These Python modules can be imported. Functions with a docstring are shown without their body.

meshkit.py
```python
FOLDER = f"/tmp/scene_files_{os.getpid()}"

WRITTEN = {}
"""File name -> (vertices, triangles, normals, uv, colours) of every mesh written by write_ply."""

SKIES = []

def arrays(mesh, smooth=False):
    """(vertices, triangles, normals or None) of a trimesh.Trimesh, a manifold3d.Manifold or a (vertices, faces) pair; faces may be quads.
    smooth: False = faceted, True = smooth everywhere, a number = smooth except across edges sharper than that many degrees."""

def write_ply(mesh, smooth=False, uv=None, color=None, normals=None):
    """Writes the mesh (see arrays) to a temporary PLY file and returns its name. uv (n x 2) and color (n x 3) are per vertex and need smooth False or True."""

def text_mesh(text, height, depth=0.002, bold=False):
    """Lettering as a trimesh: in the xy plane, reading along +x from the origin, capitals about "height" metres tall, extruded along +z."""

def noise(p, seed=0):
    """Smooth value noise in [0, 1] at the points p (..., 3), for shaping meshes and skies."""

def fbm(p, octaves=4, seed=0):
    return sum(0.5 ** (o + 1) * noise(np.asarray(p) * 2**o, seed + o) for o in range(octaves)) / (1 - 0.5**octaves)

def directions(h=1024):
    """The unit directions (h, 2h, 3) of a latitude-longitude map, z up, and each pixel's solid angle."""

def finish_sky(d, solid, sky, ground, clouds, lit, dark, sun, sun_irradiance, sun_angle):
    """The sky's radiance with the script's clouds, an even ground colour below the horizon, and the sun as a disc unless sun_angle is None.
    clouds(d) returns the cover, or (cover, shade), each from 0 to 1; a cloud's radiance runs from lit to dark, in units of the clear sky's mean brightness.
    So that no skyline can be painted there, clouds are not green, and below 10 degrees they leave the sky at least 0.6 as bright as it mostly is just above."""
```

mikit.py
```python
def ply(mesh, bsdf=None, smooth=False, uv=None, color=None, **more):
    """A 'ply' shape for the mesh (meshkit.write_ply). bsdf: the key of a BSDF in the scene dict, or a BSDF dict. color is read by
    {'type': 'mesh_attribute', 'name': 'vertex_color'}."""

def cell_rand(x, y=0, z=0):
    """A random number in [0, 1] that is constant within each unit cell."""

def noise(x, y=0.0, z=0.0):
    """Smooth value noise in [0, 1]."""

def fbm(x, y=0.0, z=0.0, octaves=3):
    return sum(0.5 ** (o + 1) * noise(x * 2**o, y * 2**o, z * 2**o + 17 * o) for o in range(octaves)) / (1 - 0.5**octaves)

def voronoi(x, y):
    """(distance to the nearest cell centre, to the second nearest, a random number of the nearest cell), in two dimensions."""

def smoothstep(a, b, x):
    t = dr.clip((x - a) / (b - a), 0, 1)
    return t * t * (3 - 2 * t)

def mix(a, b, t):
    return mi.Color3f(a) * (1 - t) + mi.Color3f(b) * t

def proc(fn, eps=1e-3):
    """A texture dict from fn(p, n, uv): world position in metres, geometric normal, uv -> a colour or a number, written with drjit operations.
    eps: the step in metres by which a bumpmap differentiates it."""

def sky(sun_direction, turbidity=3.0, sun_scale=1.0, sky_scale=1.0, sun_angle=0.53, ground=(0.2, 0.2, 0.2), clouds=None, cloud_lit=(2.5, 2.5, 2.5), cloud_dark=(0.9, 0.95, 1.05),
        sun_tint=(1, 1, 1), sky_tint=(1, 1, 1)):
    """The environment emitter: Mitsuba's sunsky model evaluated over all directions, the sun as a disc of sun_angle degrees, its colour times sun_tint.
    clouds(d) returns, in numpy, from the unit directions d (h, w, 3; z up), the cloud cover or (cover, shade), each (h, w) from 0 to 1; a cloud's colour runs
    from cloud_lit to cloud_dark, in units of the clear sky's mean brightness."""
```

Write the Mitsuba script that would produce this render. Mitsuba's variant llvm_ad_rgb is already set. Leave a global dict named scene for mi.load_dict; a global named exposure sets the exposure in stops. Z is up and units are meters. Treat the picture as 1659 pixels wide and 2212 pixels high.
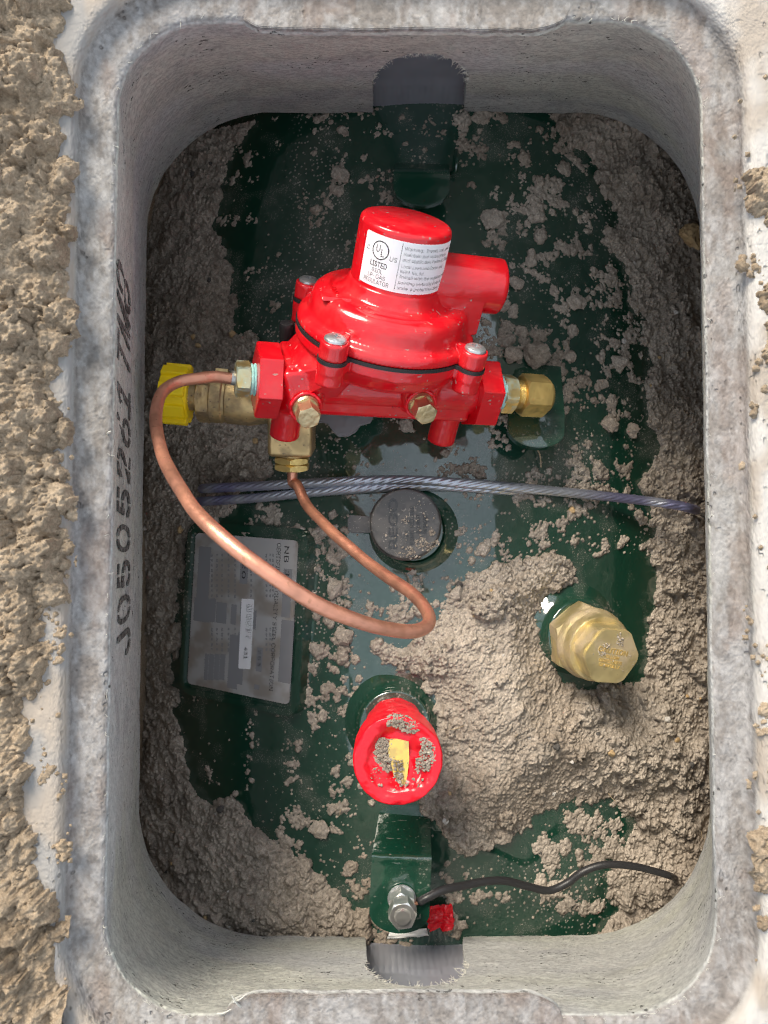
import math, numpy as np, trimesh, manifold3d as m3, mitsuba as mi, drjit as dr, mikit, meshkit
from mikit import proc, noise, fbm, voronoi, smoothstep, mix, ply
from scipy import ndimage
from shapely.geometry import Polygon, Point, box as sbox, LineString
from shapely import affinity, union_all, contains_xy
T = mi.ScalarTransform4f
Mf = m3.Manifold
rng = np.random.default_rng(7)
scene, labels = {'type': 'scene'}, {}

# ------------------------------------------------------------------ camera, sky, exposure
CAM_H, TILT = 0.5625, math.radians(2.5)
VIEW = np.array([0, math.sin(TILT), -math.cos(TILT)]); UP = np.array([0, math.cos(TILT), math.sin(TILT)]); CAM = np.array([0, 0, CAM_H])
scene['camera'] = {'type': 'thinlens', 'fov': 66.0, 'fov_axis': 'y', 'aperture_radius': 0.0010, 'focus_distance': 0.47, 'near_clip': 0.01, 'far_clip': 500.0,
                   'to_world': T().look_at(CAM.tolist(), (CAM + VIEW).tolist(), UP.tolist())}

def cloud_cover(d):
    n = meshkit.fbm(d * 3.4 + 5.0, 4, 3)
    return np.ones(d.shape[:2]), np.clip((n - 0.35) * 1.6, 0, 1)

scene['sky'] = mikit.sky((-0.37, 0.66, 0.67), turbidity=4, sun_scale=0.86, sun_angle=27, clouds=cloud_cover, cloud_lit=(2.2, 2.42, 2.68), cloud_dark=(0.9, 1.02, 1.2), sun_tint=(0.91, 1.0, 1.14))
exposure = 2.3

# ------------------------------------------------------------------ helpers
F, CU, CV = 1704.0, 829.5, 1106.0            # focal length and centre for measuring the photograph

def ray(u, v):
    return VIEW + (u - CU) / F * np.array([1.0, 0, 0]) + (CV - v) / F * UP

def at(u, v, z):
    d = ray(u, v)
    return CAM + d * ((z - CAM_H) / d[2])

TR, TX = 0.30, 0.042                          # tank radius and the x of its top line
def tank_z(x):
    return np.sqrt(np.maximum(TR**2 - (np.asarray(x) - TX)**2, 0)) - TR

def tank_at(u, v, up=0.0):
    z = 0.0
    for _ in range(12):
        p = at(u, v, z); z = float(tank_z(p[0])) + up
    return at(u, v, z)

def normal_at(x):
    n = np.array([(x - TX) / TR, 0, math.sqrt(1 - ((x - TX) / TR)**2)])
    return n

def unit(v):
    v = np.asarray(v, float); return v / np.linalg.norm(v)

def frame(axis, toward=(1, 0, 0)):
    a = unit(axis); x = np.asarray(toward, float); x = unit(x - a * (x @ a)); return np.stack([x, np.cross(a, x), a], 1)

def tm(m):
    if isinstance(m, Mf):
        q = m.to_mesh(); return trimesh.Trimesh(np.array(q.vert_properties[:, :3], float), np.array(q.tri_verts), process=False)
    return m

def mani(mesh):
    mesh = mesh.copy(); mesh.merge_vertices()
    return Mf(m3.Mesh(np.asarray(mesh.vertices, np.float32), np.asarray(mesh.faces, np.uint32)))

def xf(m, R=None, o=(0, 0, 0), s=1.0):
    m = tm(m).copy(); v = np.asarray(m.vertices) * s
    if R is not None: v = v @ np.asarray(R).T
    m.vertices = v + np.asarray(o); return m

def cat(*ms):
    return trimesh.util.concatenate([tm(m) for m in ms])

def put(key, mesh, bsdf, smooth=30, label=None, category=None, group=None, kind=None):
    n, base = 0, key
    while key in scene:
        n += 1; key = f'{base}_{n:03d}'
    scene[key] = ply(tm(mesh), bsdf, smooth)
    tag(key, label, category, group, kind)
    return key

def tag(key, label=None, category=None, group=None, kind=None):
    e = {k: v for k, v in (('label', label), ('category', category), ('group', group), ('kind', kind)) if v}
    if e: labels[key] = e

def refined(m, length, it=10):
    m = tm(m.refine_to_length(length)); m.merge_vertices()
    if it: trimesh.smoothing.filter_taubin(m, lamb=0.5, nu=0.52, iterations=it)
    return m

def cyl(r, z0, z1, n=48, r2=None):
    return Mf.cylinder(z1 - z0, r, r if r2 is None else r2, n).translate([0, 0, z0])

def lathe(prof, n=72):
    """(r, z) profile from the axis back to the axis"""
    return Mf.revolve(m3.CrossSection([np.array(prof, float)[:, :2].tolist()], m3.FillRule.Positive if poly_area(prof) > 0 else m3.FillRule.Negative), n)

def poly_area(p):
    p = np.asarray(p, float); x, y = p[:, 0], p[:, 1]
    return 0.5 * np.sum(x * np.roll(y, -1) - y * np.roll(x, -1))

def ngon(n, af, rot=0):
    r = af / 2 / math.cos(math.pi / n); a = np.arange(n) * 2 * math.pi / n + rot
    return np.stack([r * np.cos(a), r * np.sin(a)], 1)

def nut(n, af, z0, z1, ch=0.8, rot=0, both=True):
    """n-sided prism with turned chamfers, along z"""
    p = Mf.extrude(m3.CrossSection([ngon(n, af, rot).tolist()]), z1 - z0).translate([0, 0, z0])
    R = af / 2 / math.cos(math.pi / n); r = af / 2 * 0.985
    d = (R - r) * 0.6 + 0.05
    prof = [(0, z0), (r, z0), (R + .2, z0 + d), (R + .2, z1 - d), (r, z1), (0, z1)] if both else [(0, z0), (R + .2, z0), (R + .2, z1 - d), (r, z1), (0, z1)]
    return p ^ lathe(prof, 64)

def extr(poly, z0, z1):
    geoms = getattr(poly, 'geoms', [poly])
    cs = m3.CrossSection([list(map(list, r.coords))[:-1] for g in geoms for r in [g.exterior, *g.interiors]], m3.FillRule.EvenOdd)
    return Mf.extrude(cs, z1 - z0).translate([0, 0, z0])

def bev(poly, z0, z1, b):
    """extrusion with a small bevel on the upper edge"""
    lo = extr(poly, z0, z1 - b)
    steps = [extr(poly.buffer(-b * (1 - math.cos(t))), z1 - b + b * math.sin(t0), z1 - b + b * math.sin(t)) for t0, t in ((0, .6), (.6, 1.1), (1.1, 1.5708))]
    return Mf.batch_boolean([lo, *steps], m3.OpType.Add)

def spheres(pts):
    return Mf.hull_points(np.concatenate([trimesh.creation.icosphere(2, r).vertices + np.array(c, float) for *c, r in pts]).tolist())

def curve(pts, n):
    """Catmull-Rom through points of any dimension, evenly spaced"""
    P = np.asarray(pts, float); P = np.vstack([2 * P[0] - P[1], P, 2 * P[-1] - P[-2]])
    out = []
    for i in range(1, len(P) - 2):
        t = np.linspace(0, 1, 24, endpoint=False)[:, None]; a, b, c, d = P[i - 1:i + 3]
        out.append(0.5 * ((2 * b) + (c - a) * t + (2 * a - 5 * b + 4 * c - d) * t**2 + (3 * b - a - 3 * c + d) * t**3))
    q = np.vstack(out + [P[-2:-1]]); s = np.r_[0, np.cumsum(np.linalg.norm(np.diff(q[:, :3], axis=0), axis=1))]
    t = np.linspace(0, s[-1], n)
    return np.stack([np.interp(t, s, q[:, k]) for k in range(q.shape[1])], 1)

def transport(path):
    d = np.gradient(path, axis=0); d /= np.linalg.norm(d, axis=1, keepdims=True)
    x = np.cross(d[0], [0.13, 0.2, 1.0]); x /= np.linalg.norm(x); X = []
    for t in d:
        x = x - t * (x @ t); x /= np.linalg.norm(x); X.append(x)
    X = np.array(X); return d, X, np.cross(d, X)

def tube(path, rad, n=20, prof=None, twist=0.0):
    """tube along a path; rad a number or one per point; prof(angle) scales the radius; twist in turns per metre"""
    path = np.asarray(path, float); d, X, Y = transport(path); k = len(path)
    r = np.broadcast_to(rad, k); a = np.arange(n) * 2 * math.pi / n
    s = np.r_[0, np.cumsum(np.linalg.norm(np.diff(path, axis=0), axis=1))]
    ang = a[None] + (s * twist * 2 * math.pi)[:, None]
    pr = np.ones(n) if prof is None else prof(a)
    v = path[:, None] + (r[:, None] * pr[None])[..., None] * (np.cos(ang)[..., None] * X[:, None] + np.sin(ang)[..., None] * Y[:, None])
    v = np.vstack([v.reshape(-1, 3), path[:1], path[-1:]])
    i, j = np.meshgrid(np.arange(k - 1), np.arange(n), indexing='ij'); j2 = (j + 1) % n
    A, B, Cc, Dd = (q.ravel() for q in (i * n + j, i * n + j2, (i + 1) * n + j2, (i + 1) * n + j))
    f = [np.stack([A, B, Cc], 1), np.stack([A, Cc, Dd], 1)]
    q = np.arange(n); q2 = (q + 1) % n
    f += [np.stack([np.full(n, k * n), q2, q], 1), np.stack([np.full(n, k * n + 1), (k - 1) * n + q, (k - 1) * n + q2], 1)]
    return trimesh.Trimesh(v, np.vstack(f), process=False)

def text(s, h, depth, bold=False, center=True, width=None):
    m = meshkit.text_mesh(s, h, depth, bold)
    b = m.bounds
    if width: m.apply_scale([width / (b[1, 0] - b[0, 0]), 1, 1]); b = m.bounds
    if center: m.apply_translation([-(b[0, 0] + b[1, 0]) / 2, -h / 2, 0])
    return m

# ------------------------------------------------------------------ materials
def two(b): return {'type': 'twosided', 'b': b}
def bsdf(name, d): scene[name] = d; return name

def principled(col, rough, **k):
    c = col if isinstance(col, dict) else {'type': 'rgb', 'value': list(col)}
    return {'type': 'principled', 'base_color': c, 'roughness': rough, **k}

def f_soil(p, n, uv):
    a = fbm(p.x * 55, p.y * 55, p.z * 55, 3); b = fbm(p.x * 420 + 3, p.y * 420, p.z * 420, 3); g = noise(p.x * 1500, p.y * 1500, p.z * 1500)
    c = mix((0.285, 0.246, 0.206), (0.440, 0.386, 0.326), smoothstep(0.3, 0.75, a * 0.45 + b * 0.55))
    g2 = noise(p.x * 900 + 5, p.y * 900, p.z * 900)
    c = c * (0.62 + 0.46 * g + 0.30 * g2)
    sp = smoothstep(0.87, 0.93, noise(p.x * 620 + 9, p.y * 620, p.z * 620))
    return mix(mix(c, c * mi.Color3f(0.66, 0.62, 0.58), smoothstep(0.50, 0.68, fbm(p.x * 17, p.y * 17, p.z * 17 + 4, 3)) * 0.55), (0.62, 0.52, 0.42), sp * 0.6)
def f_soilbump(p, n, uv):
    return fbm(p.x * 900, p.y * 900, p.z * 900, 3)
bsdf('soil_mat', {'type': 'bumpmap', 'tex': proc(f_soilbump, 2e-4), 'scale': 0.0005, 'b': two({'type': 'diffuse', 'reflectance': proc(f_soil)})})

def f_soil_dimmed(p, n, uv): return f_soil(p, n, uv) * mi.Color3f(0.84, 0.765, 0.66)  # same soil as in the box, dimmed; light difference put into the colour
bsdf('soil_mat_dimmed', {'type': 'bumpmap', 'tex': proc(f_soilbump, 2e-4), 'scale': 0.0006, 'b': two({'type': 'diffuse', 'reflectance': proc(f_soil_dimmed)})})

def f_conc(p, n, uv):
    w = fbm(p.x * 30, p.y * 30, p.z * 30, 3)
    big = fbm(p.x * 9 + 4, p.y * 9, p.z * 14, 3)
    fib = 0.55 * fbm(p.x * 300 + 7 * w, p.y * 300 - 6 * w, p.z * 520 + 8 * w, 3) + 0.45 * fbm(p.x * 800 + 9 * w, p.y * 800, p.z * 500 + 8 * w, 2)
    c = mix((0.340, 0.346, 0.338), (0.525, 0.532, 0.515), smoothstep(0.25, 0.75, fib))
    c = mix(c, c * mi.Color3f(1.0, 1.0, 0.93), smoothstep(0.45, 0.65, big))
    c = mix(c, c * mi.Color3f(0.80, 0.80, 0.83), smoothstep(0.52, 0.74, fbm(p.x * 40, p.y * 40 + 9, p.z * 40, 2)) * 0.7)
    pit = smoothstep(0.77, 0.83, noise(p.x * 480, p.y * 480, p.z * 480)) * smoothstep(0.50, 0.66, fbm(p.x * 50 + 3, p.y * 50, p.z * 50, 2))
    c = c * (1 - 0.72 * pit)
    # the lid seat is stained by muddy water that ran along it
    up = smoothstep(0.1835, 0.1850, p.z) * (1 - smoothstep(0.191, 0.195, p.z))
    st = fbm(p.x * 70, p.y * 34, p.z * 20, 4) * 0.6 + fbm(p.x * 420 + 6 * w, p.y * 240 + 3, 0, 3) * 0.4
    c = mix(c, mix((0.185, 0.160, 0.147), (0.32, 0.307, 0.305), smoothstep(0.30, 0.66, st)) * (0.35 + 1.1 * fib), up * 0.85)
    c = mix(c, mi.Color3f(0.20, 0.135, 0.105) * (0.6 + 0.8 * fib), up * smoothstep(0.56, 0.72, fbm(p.x * 60 + 8, p.y * 26, 1.0, 4)) * 0.30)
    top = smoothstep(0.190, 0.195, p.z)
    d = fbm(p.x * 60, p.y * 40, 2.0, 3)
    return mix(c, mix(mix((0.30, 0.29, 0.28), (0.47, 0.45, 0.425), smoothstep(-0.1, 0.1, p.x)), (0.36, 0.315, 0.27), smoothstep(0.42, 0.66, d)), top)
def f_concbump(p, n, uv):
    w = fbm(p.x * 30, p.y * 30, p.z * 30, 2)
    a = 0.6 * fbm(p.x * 330 + 7 * w, p.y * 330 - 6 * w, p.z * 560 + 8 * w, 3) + 0.4 * fbm(p.x * 820 + 9 * w, p.y * 820, p.z * 500 + 8 * w, 2)
    pit = smoothstep(0.77, 0.83, noise(p.x * 480, p.y * 480, p.z * 480)) * smoothstep(0.50, 0.66, fbm(p.x * 50 + 3, p.y * 50, p.z * 50, 2))
    return a - 1.2 * pit + 0.35 * noise(p.x * 1100, p.y * 1100, p.z * 1100)
bsdf('concrete', {'type': 'bumpmap', 'tex': proc(f_concbump, 3e-4), 'scale': 0.0011, 'b': two({'type': 'diffuse', 'reflectance': proc(f_conc)})})
bsdf('fibre', two({'type': 'diffuse', 'reflectance': {'type': 'rgb', 'value': [0.56, 0.55, 0.50]}}))
bsdf('stencil_ink', two({'type': 'diffuse', 'reflectance': proc(lambda p, n, uv: mix((0.075, 0.074, 0.070), (0.22, 0.215, 0.205), smoothstep(0.38, 0.66, fbm(p.x * 300, p.y * 300, p.z * 300, 3))))}))

def dust_amount(p):
    """powder and specks fallen on the tank"""
    d1, d2, r = voronoi(p.x * 330, p.y * 330)
    s1 = (1 - smoothstep(0.10, 0.30, d1)) * smoothstep(0.45, 0.55, r)
    e1, e2, q = voronoi(p.x * 900 + 7, p.y * 900)
    s2 = (1 - smoothstep(0.12, 0.3, e1)) * smoothstep(0.5, 0.6, q)
    area = fbm(p.x * 20, p.y * 20, 3.0, 3); fine = fbm(p.x * 70, p.y * 70, 1.0, 3)
    film = smoothstep(0.48, 0.8, area * 0.6 + fine * 0.4) * 0.30 + smoothstep(0.55, 0.8, fine) * 0.12
    return dr.clip(s1 * smoothstep(0.50, 0.70, area) * 0.8 + s2 * smoothstep(0.54, 0.74, fine) * 0.6 + film * 0.38 + 0.006, 0, 1)
bsdf('dust', two({'type': 'diffuse', 'reflectance': {'type': 'rgb', 'value': [0.36, 0.325, 0.29]}}))
GREEN = (0.0035, 0.037, 0.0215)
def f_orange(p, n, uv):
    return fbm(p.x * 120, p.y * 120, p.z * 120, 2)
bsdf('green_paint', {'type': 'bumpmap', 'tex': proc(f_orange, 1e-3), 'scale': 0.00035, 'b': two(principled(GREEN, 0.06, eta=1.9, clearcoat=0.6, clearcoat_gloss=0.96))})
bsdf('tank_paint', {'type': 'blendbsdf', 'weight': proc(lambda p, n, uv: dust_amount(p)), 'a': {'type': 'ref', 'id': 'green_paint'}, 'b': {'type': 'ref', 'id': 'dust'}})
bsdf('bracket_paint', {'type': 'blendbsdf', 'weight': proc(lambda p, n, uv: dust_amount(p + 0.31) * 0.5 * smoothstep(0.5, 0.9, n.z) + 0.35 * specks(p, 520, 0.8)), 'a': {'type': 'ref', 'id': 'green_paint'}, 'b': {'type': 'ref', 'id': 'dust'}})

def specks(p, k=700, amt=0.75):
    return smoothstep(0.80 + 0.12 * (amt - 0.6), 0.93, noise(p.x * k, p.y * k, p.z * k))
bsdf('red_base', {'type': 'bumpmap', 'tex': proc(lambda p, n, uv: fbm(p.x * 140, p.y * 140, p.z * 140, 2), 1e-3), 'scale': 0.0004,
                  'b': two(principled((0.60, 0.0020, 0.009), 0.14, eta=1.5, clearcoat=0.8, clearcoat_gloss=0.95))})
bsdf('red_paint', {'type': 'blendbsdf', 'weight': proc(lambda p, n, uv: specks(p, 520, 0.80) * 0.7 * smoothstep(0.4, 0.6, fbm(p.x * 60, p.y * 60, p.z * 60, 2)) + 0.07 * smoothstep(0.35, 0.8, fbm(p.x * 110, p.y * 110, p.z * 110, 4)) * smoothstep(0.0, 0.9, n.z)), 'a': {'type': 'ref', 'id': 'red_base'}, 'b': {'type': 'ref', 'id': 'dust'}})
bsdf('red_tape', {'type': 'bumpmap', 'tex': proc(lambda p, n, uv: fbm(p.x * 90, p.y * 90, p.z * 160, 3), 8e-4), 'scale': 0.0028,
                  'b': two(principled((0.70, 0.006, 0.018), 0.22, eta=1.55))})

def metal(name, col, rough, dirt=None, amount=0.0, scale=160.0, bump=0.0003):
    def f_r(p, n, uv): return dr.clip(rough + 0.22 * (fbm(p.x * 240, p.y * 240, p.z * 240, 3) - 0.5), 0.05, 1)
    def f_c(p, n, uv): return mix(col, tuple(0.72 * x for x in col), smoothstep(0.35, 0.7, fbm(p.x * 90, p.y * 90, p.z * 90, 3)))
    m = {'type': 'bumpmap', 'tex': proc(lambda p, n, uv: fbm(p.x * 380, p.y * 380, p.z * 380, 2), 4e-4), 'scale': bump,
         'b': two({'type': 'principled', 'base_color': proc(f_c), 'metallic': 0.82, 'roughness': proc(f_r), 'specular': 0.6})}
    if dirt is None: return bsdf(name, m)
    bsdf(name + '_clean', m); bsdf(name + '_dirt', two({'type': 'diffuse', 'reflectance': {'type': 'rgb', 'value': list(dirt)}}))
    def w(p, n, uv): return dr.clip(amount * 2 * smoothstep(0.38, 0.68, fbm(p.x * scale, p.y * scale, p.z * scale, 4)) + specks(p, 600, 0.7) * 0.5, 0, 1)
    return bsdf(name, {'type': 'blendbsdf', 'weight': proc(w), 'a': {'type': 'ref', 'id': name + '_clean'}, 'b': {'type': 'ref', 'id': name + '_dirt'}})
metal('brass', (0.90, 0.66, 0.24), 0.34)
metal('old_brass', (0.58, 0.42, 0.20), 0.42, (0.17, 0.13, 0.09), 0.30, 130.0)
metal('dusty_brass', (0.80, 0.66, 0.33), 0.45, (0.42, 0.34, 0.23), 0.36, 60.0)
metal('sealed_brass', (0.84, 0.64, 0.27), 0.33, (0.42, 0.62, 0.58), 0.20, 210.0)
metal('zinc_yellow', (0.66, 0.54, 0.32), 0.26)
metal('zinc', (0.60, 0.62, 0.63), 0.32)
metal('steel', (0.70, 0.69, 0.66), 0.22)
metal('copper', (0.78, 0.36, 0.24), 0.40, (0.34, 0.15, 0.09), 0.20, 70.0)
metal('bare_copper', (0.86, 0.42, 0.26), 0.3)
bsdf('sealant', {'type': 'bumpmap', 'tex': proc(lambda p, n, uv: fbm(p.x * 500, p.y * 500, p.z * 500, 3), 3e-4), 'scale': 0.0015, 'b': two(principled((0.36, 0.66, 0.63), 0.55))})
bsdf('rubber', two(principled((0.018, 0.018, 0.019), 0.5)))
bsdf('black_plastic_clean', {'type': 'bumpmap', 'tex': proc(lambda p, n, uv: noise(p.x * 1300, p.y * 1300, p.z * 1300), 3e-4), 'scale': 0.00025, 'b': two(principled((0.030, 0.031, 0.033), 0.36, eta=1.55))})
bsdf('black_plastic', {'type': 'blendbsdf', 'weight': proc(lambda p, n, uv: dr.clip(specks(p, 1100, 0.9) * 0.7 + 0.09 + 0.10 * smoothstep(0.45, 0.7, fbm(p.x * 120, p.y * 120, 0, 3)), 0, 1)), 'a': {'type': 'ref', 'id': 'black_plastic_clean'}, 'b': {'type': 'ref', 'id': 'dust'}})
bsdf('wire_black', two(principled((0.022, 0.022, 0.024), 0.42)))
bsdf('yellow_plastic', {'type': 'bumpmap', 'tex': proc(lambda p, n, uv: fbm(p.x * 300, p.y * 300, p.z * 300, 2), 4e-4), 'scale': 0.0003, 'b': two(principled((0.74, 0.54, 0.005), 0.36, eta=1.5))})
bsdf('yellow_tag', two(principled(proc(lambda p, n, uv: mix((0.64, 0.46, 0.12), (0.48, 0.35, 0.12), smoothstep(0.4, 0.7, fbm(p.x * 200, p.y * 200, 0, 3)))), 0.5)))
bsdf('grey_plastic', {'type': 'bumpmap', 'tex': proc(lambda p, n, uv: fbm(p.x * 40, p.y * 40, p.z * 40, 3), 1e-3), 'scale': 0.0006, 'b': two(principled(proc(lambda p, n, uv: mix((0.19, 0.20, 0.235), (0.25, 0.26, 0.295), fbm(p.x * 50, 0, p.z * 50, 3))), 0.36, eta=1.5))})
bsdf('grey_cast', {'type': 'bumpmap', 'tex': proc(lambda p, n, uv: fbm(p.x * 500, p.y * 500, p.z * 500, 2), 3e-4), 'scale': 0.0005, 'b': two(principled((0.20, 0.20, 0.21), 0.5))})
bsdf('label_white', two(principled((0.78, 0.78, 0.80), 0.42)))
bsdf('ink', two({'type': 'diffuse', 'reflectance': {'type': 'rgb', 'value': [0.035, 0.035, 0.04]}}))
bsdf('grey_ink', two({'type': 'diffuse', 'reflectance': {'type': 'rgb', 'value': [0.24, 0.24, 0.25]}}))
def f_plate(p, n, uv):
    d = smoothstep(0.40, 0.72, fbm(p.x * 65, p.y * 65, 0, 4))
    return mix((0.46, 0.455, 0.45), (0.29, 0.25, 0.21), d * 0.8)
bsdf('plate_metal', two(principled(proc(f_plate), 0.42, metallic=0.25)))
def f_rope(p, n, uv):
    v = smoothstep(0.095, 0.15, dr.abs(p.x - 0.03)) * smoothstep(0.25, 0.6, fbm(p.x * 60, p.y * 60, 0, 2) + 0.15)
    return mix((0.47, 0.50, 0.56), (0.24, 0.24, 0.40), v)
bsdf('rope', two({'type': 'principled', 'base_color': proc(f_rope), 'metallic': 0.75, 'roughness': 0.34}))
bsdf('stone', {'type': 'bumpmap', 'tex': proc(lambda p, n, uv: fbm(p.x * 300, p.y * 300, p.z * 300, 3), 3e-4), 'scale': 0.001, 'b': two({'type': 'diffuse', 'reflectance': proc(lambda p, n, uv: mix((0.36, 0.24, 0.12), (0.52, 0.38, 0.22), fbm(p.x * 140, p.y * 140, p.z * 140, 3)))})})
bsdf('pale_stone', two({'type': 'diffuse', 'reflectance': {'type': 'rgb', 'value': [0.50, 0.47, 0.43]}}))
bsdf('dark_stone', two({'type': 'diffuse', 'reflectance': {'type': 'rgb', 'value': [0.09, 0.085, 0.08]}}))
bsdf('white_scrap', two({'type': 'diffuse', 'reflectance': {'type': 'rgb', 'value': [0.72, 0.72, 0.70]}}))
bsdf('straw', two({'type': 'diffuse', 'reflectance': {'type': 'rgb', 'value': [0.42, 0.33, 0.22]}}))

# ------------------------------------------------------------------ the concrete box
RIM = 0.186; BOT = -0.004
RI = [at(239, 1106, RIM)[0], at(1534, 1106, RIM)[0], at(830, 2196, RIM)[1], at(830, 42, RIM)[1]]                       # x0 x1 y0 y1 of the rim opening
BI = [at(308, 1106, BOT)[0], at(1524, 1106, BOT)[0], at(915, 2022, BOT)[1], at(915, 243, BOT)[1]]

def rrect(R, r, n=22, m=40):
    x0, x1, y0, y1 = R; out = []
    for cx, cy, a0 in ((x1 - r, y0 + r, -90), (x1 - r, y1 - r, 0), (x0 + r, y1 - r, 90), (x0 + r, y0 + r, 180)):
        a = np.radians(a0 + np.linspace(0, 90, n)); out.append(np.stack([cx + r * np.cos(a), cy + r * np.sin(a)], 1))
    pts = []
    for i in range(4):
        pts.append(out[i]); a, b = out[i][-1], out[(i + 1) % 4][0]
        pts.append(a + (b - a) * np.linspace(0, 1, m + 2)[1:-1, None])
    return np.vstack(pts)

def grow(R, d): return [R[0] - d, R[1] + d, R[2] - d, R[3] + d]
def lerp(A, B, t): return [a + (b - a) * t for a, b in zip(A, B)]

loops = []
for t in np.linspace(0, 1, 18):
    loops.append((lerp(BI, RI, t), 0.092 + (0.044 - 0.092) * t, BOT + (RIM - 0.003 - BOT) * t))
loops += [(grow(RI, 0.0008), 0.0448, RIM - 0.0012), (grow(RI, 0.0026), 0.046, RIM)]
for t in (0.35, 0.7): loops.append((grow(RI, 0.0026 + 0.0115 * t), 0.050, RIM + 0.0004))
loops += [(grow(RI, 0.0142), 0.056, RIM + 0.001), (grow(RI, 0.0158), 0.0575, RIM + 0.003), (grow(RI, 0.0168), 0.058, RIM + 0.0085), (grow(RI, 0.0185), 0.060, RIM + 0.0108), (grow(RI, 0.021), 0.062, RIM + 0.0115)]
for d in (0.03, 0.04, 0.05, 0.058): loops.append((grow(RI, d), 0.062 + d * 0.6, RIM + 0.0115))
loops += [(grow(RI, 0.060), 0.1, RIM - 0.01), (grow(RI, 0.024), 0.07, RIM - 0.022), (grow(BI, 0.013), 0.105, BOT)]
V = np.vstack([np.c_[rrect(R, r), np.full(len(rrect(R, r)), z)] for R, r, z in loops])
k = len(V) // len(loops); fs = []
for i in range(len(loops)):
    a = i * k + np.arange(k); b = i * k + (np.arange(k) + 1) % k; n2 = ((i + 1) % len(loops)) * k
    c, d = n2 + (np.arange(k) + 1) % k, n2 + np.arange(k)
    fs += [np.stack([a, c, b], 1), np.stack([a, d, c], 1)]
bx = trimesh.Trimesh(V, np.vstack(fs), process=False)
if bx.volume < 0: bx.invert()
bx = mani(bx)

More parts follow.
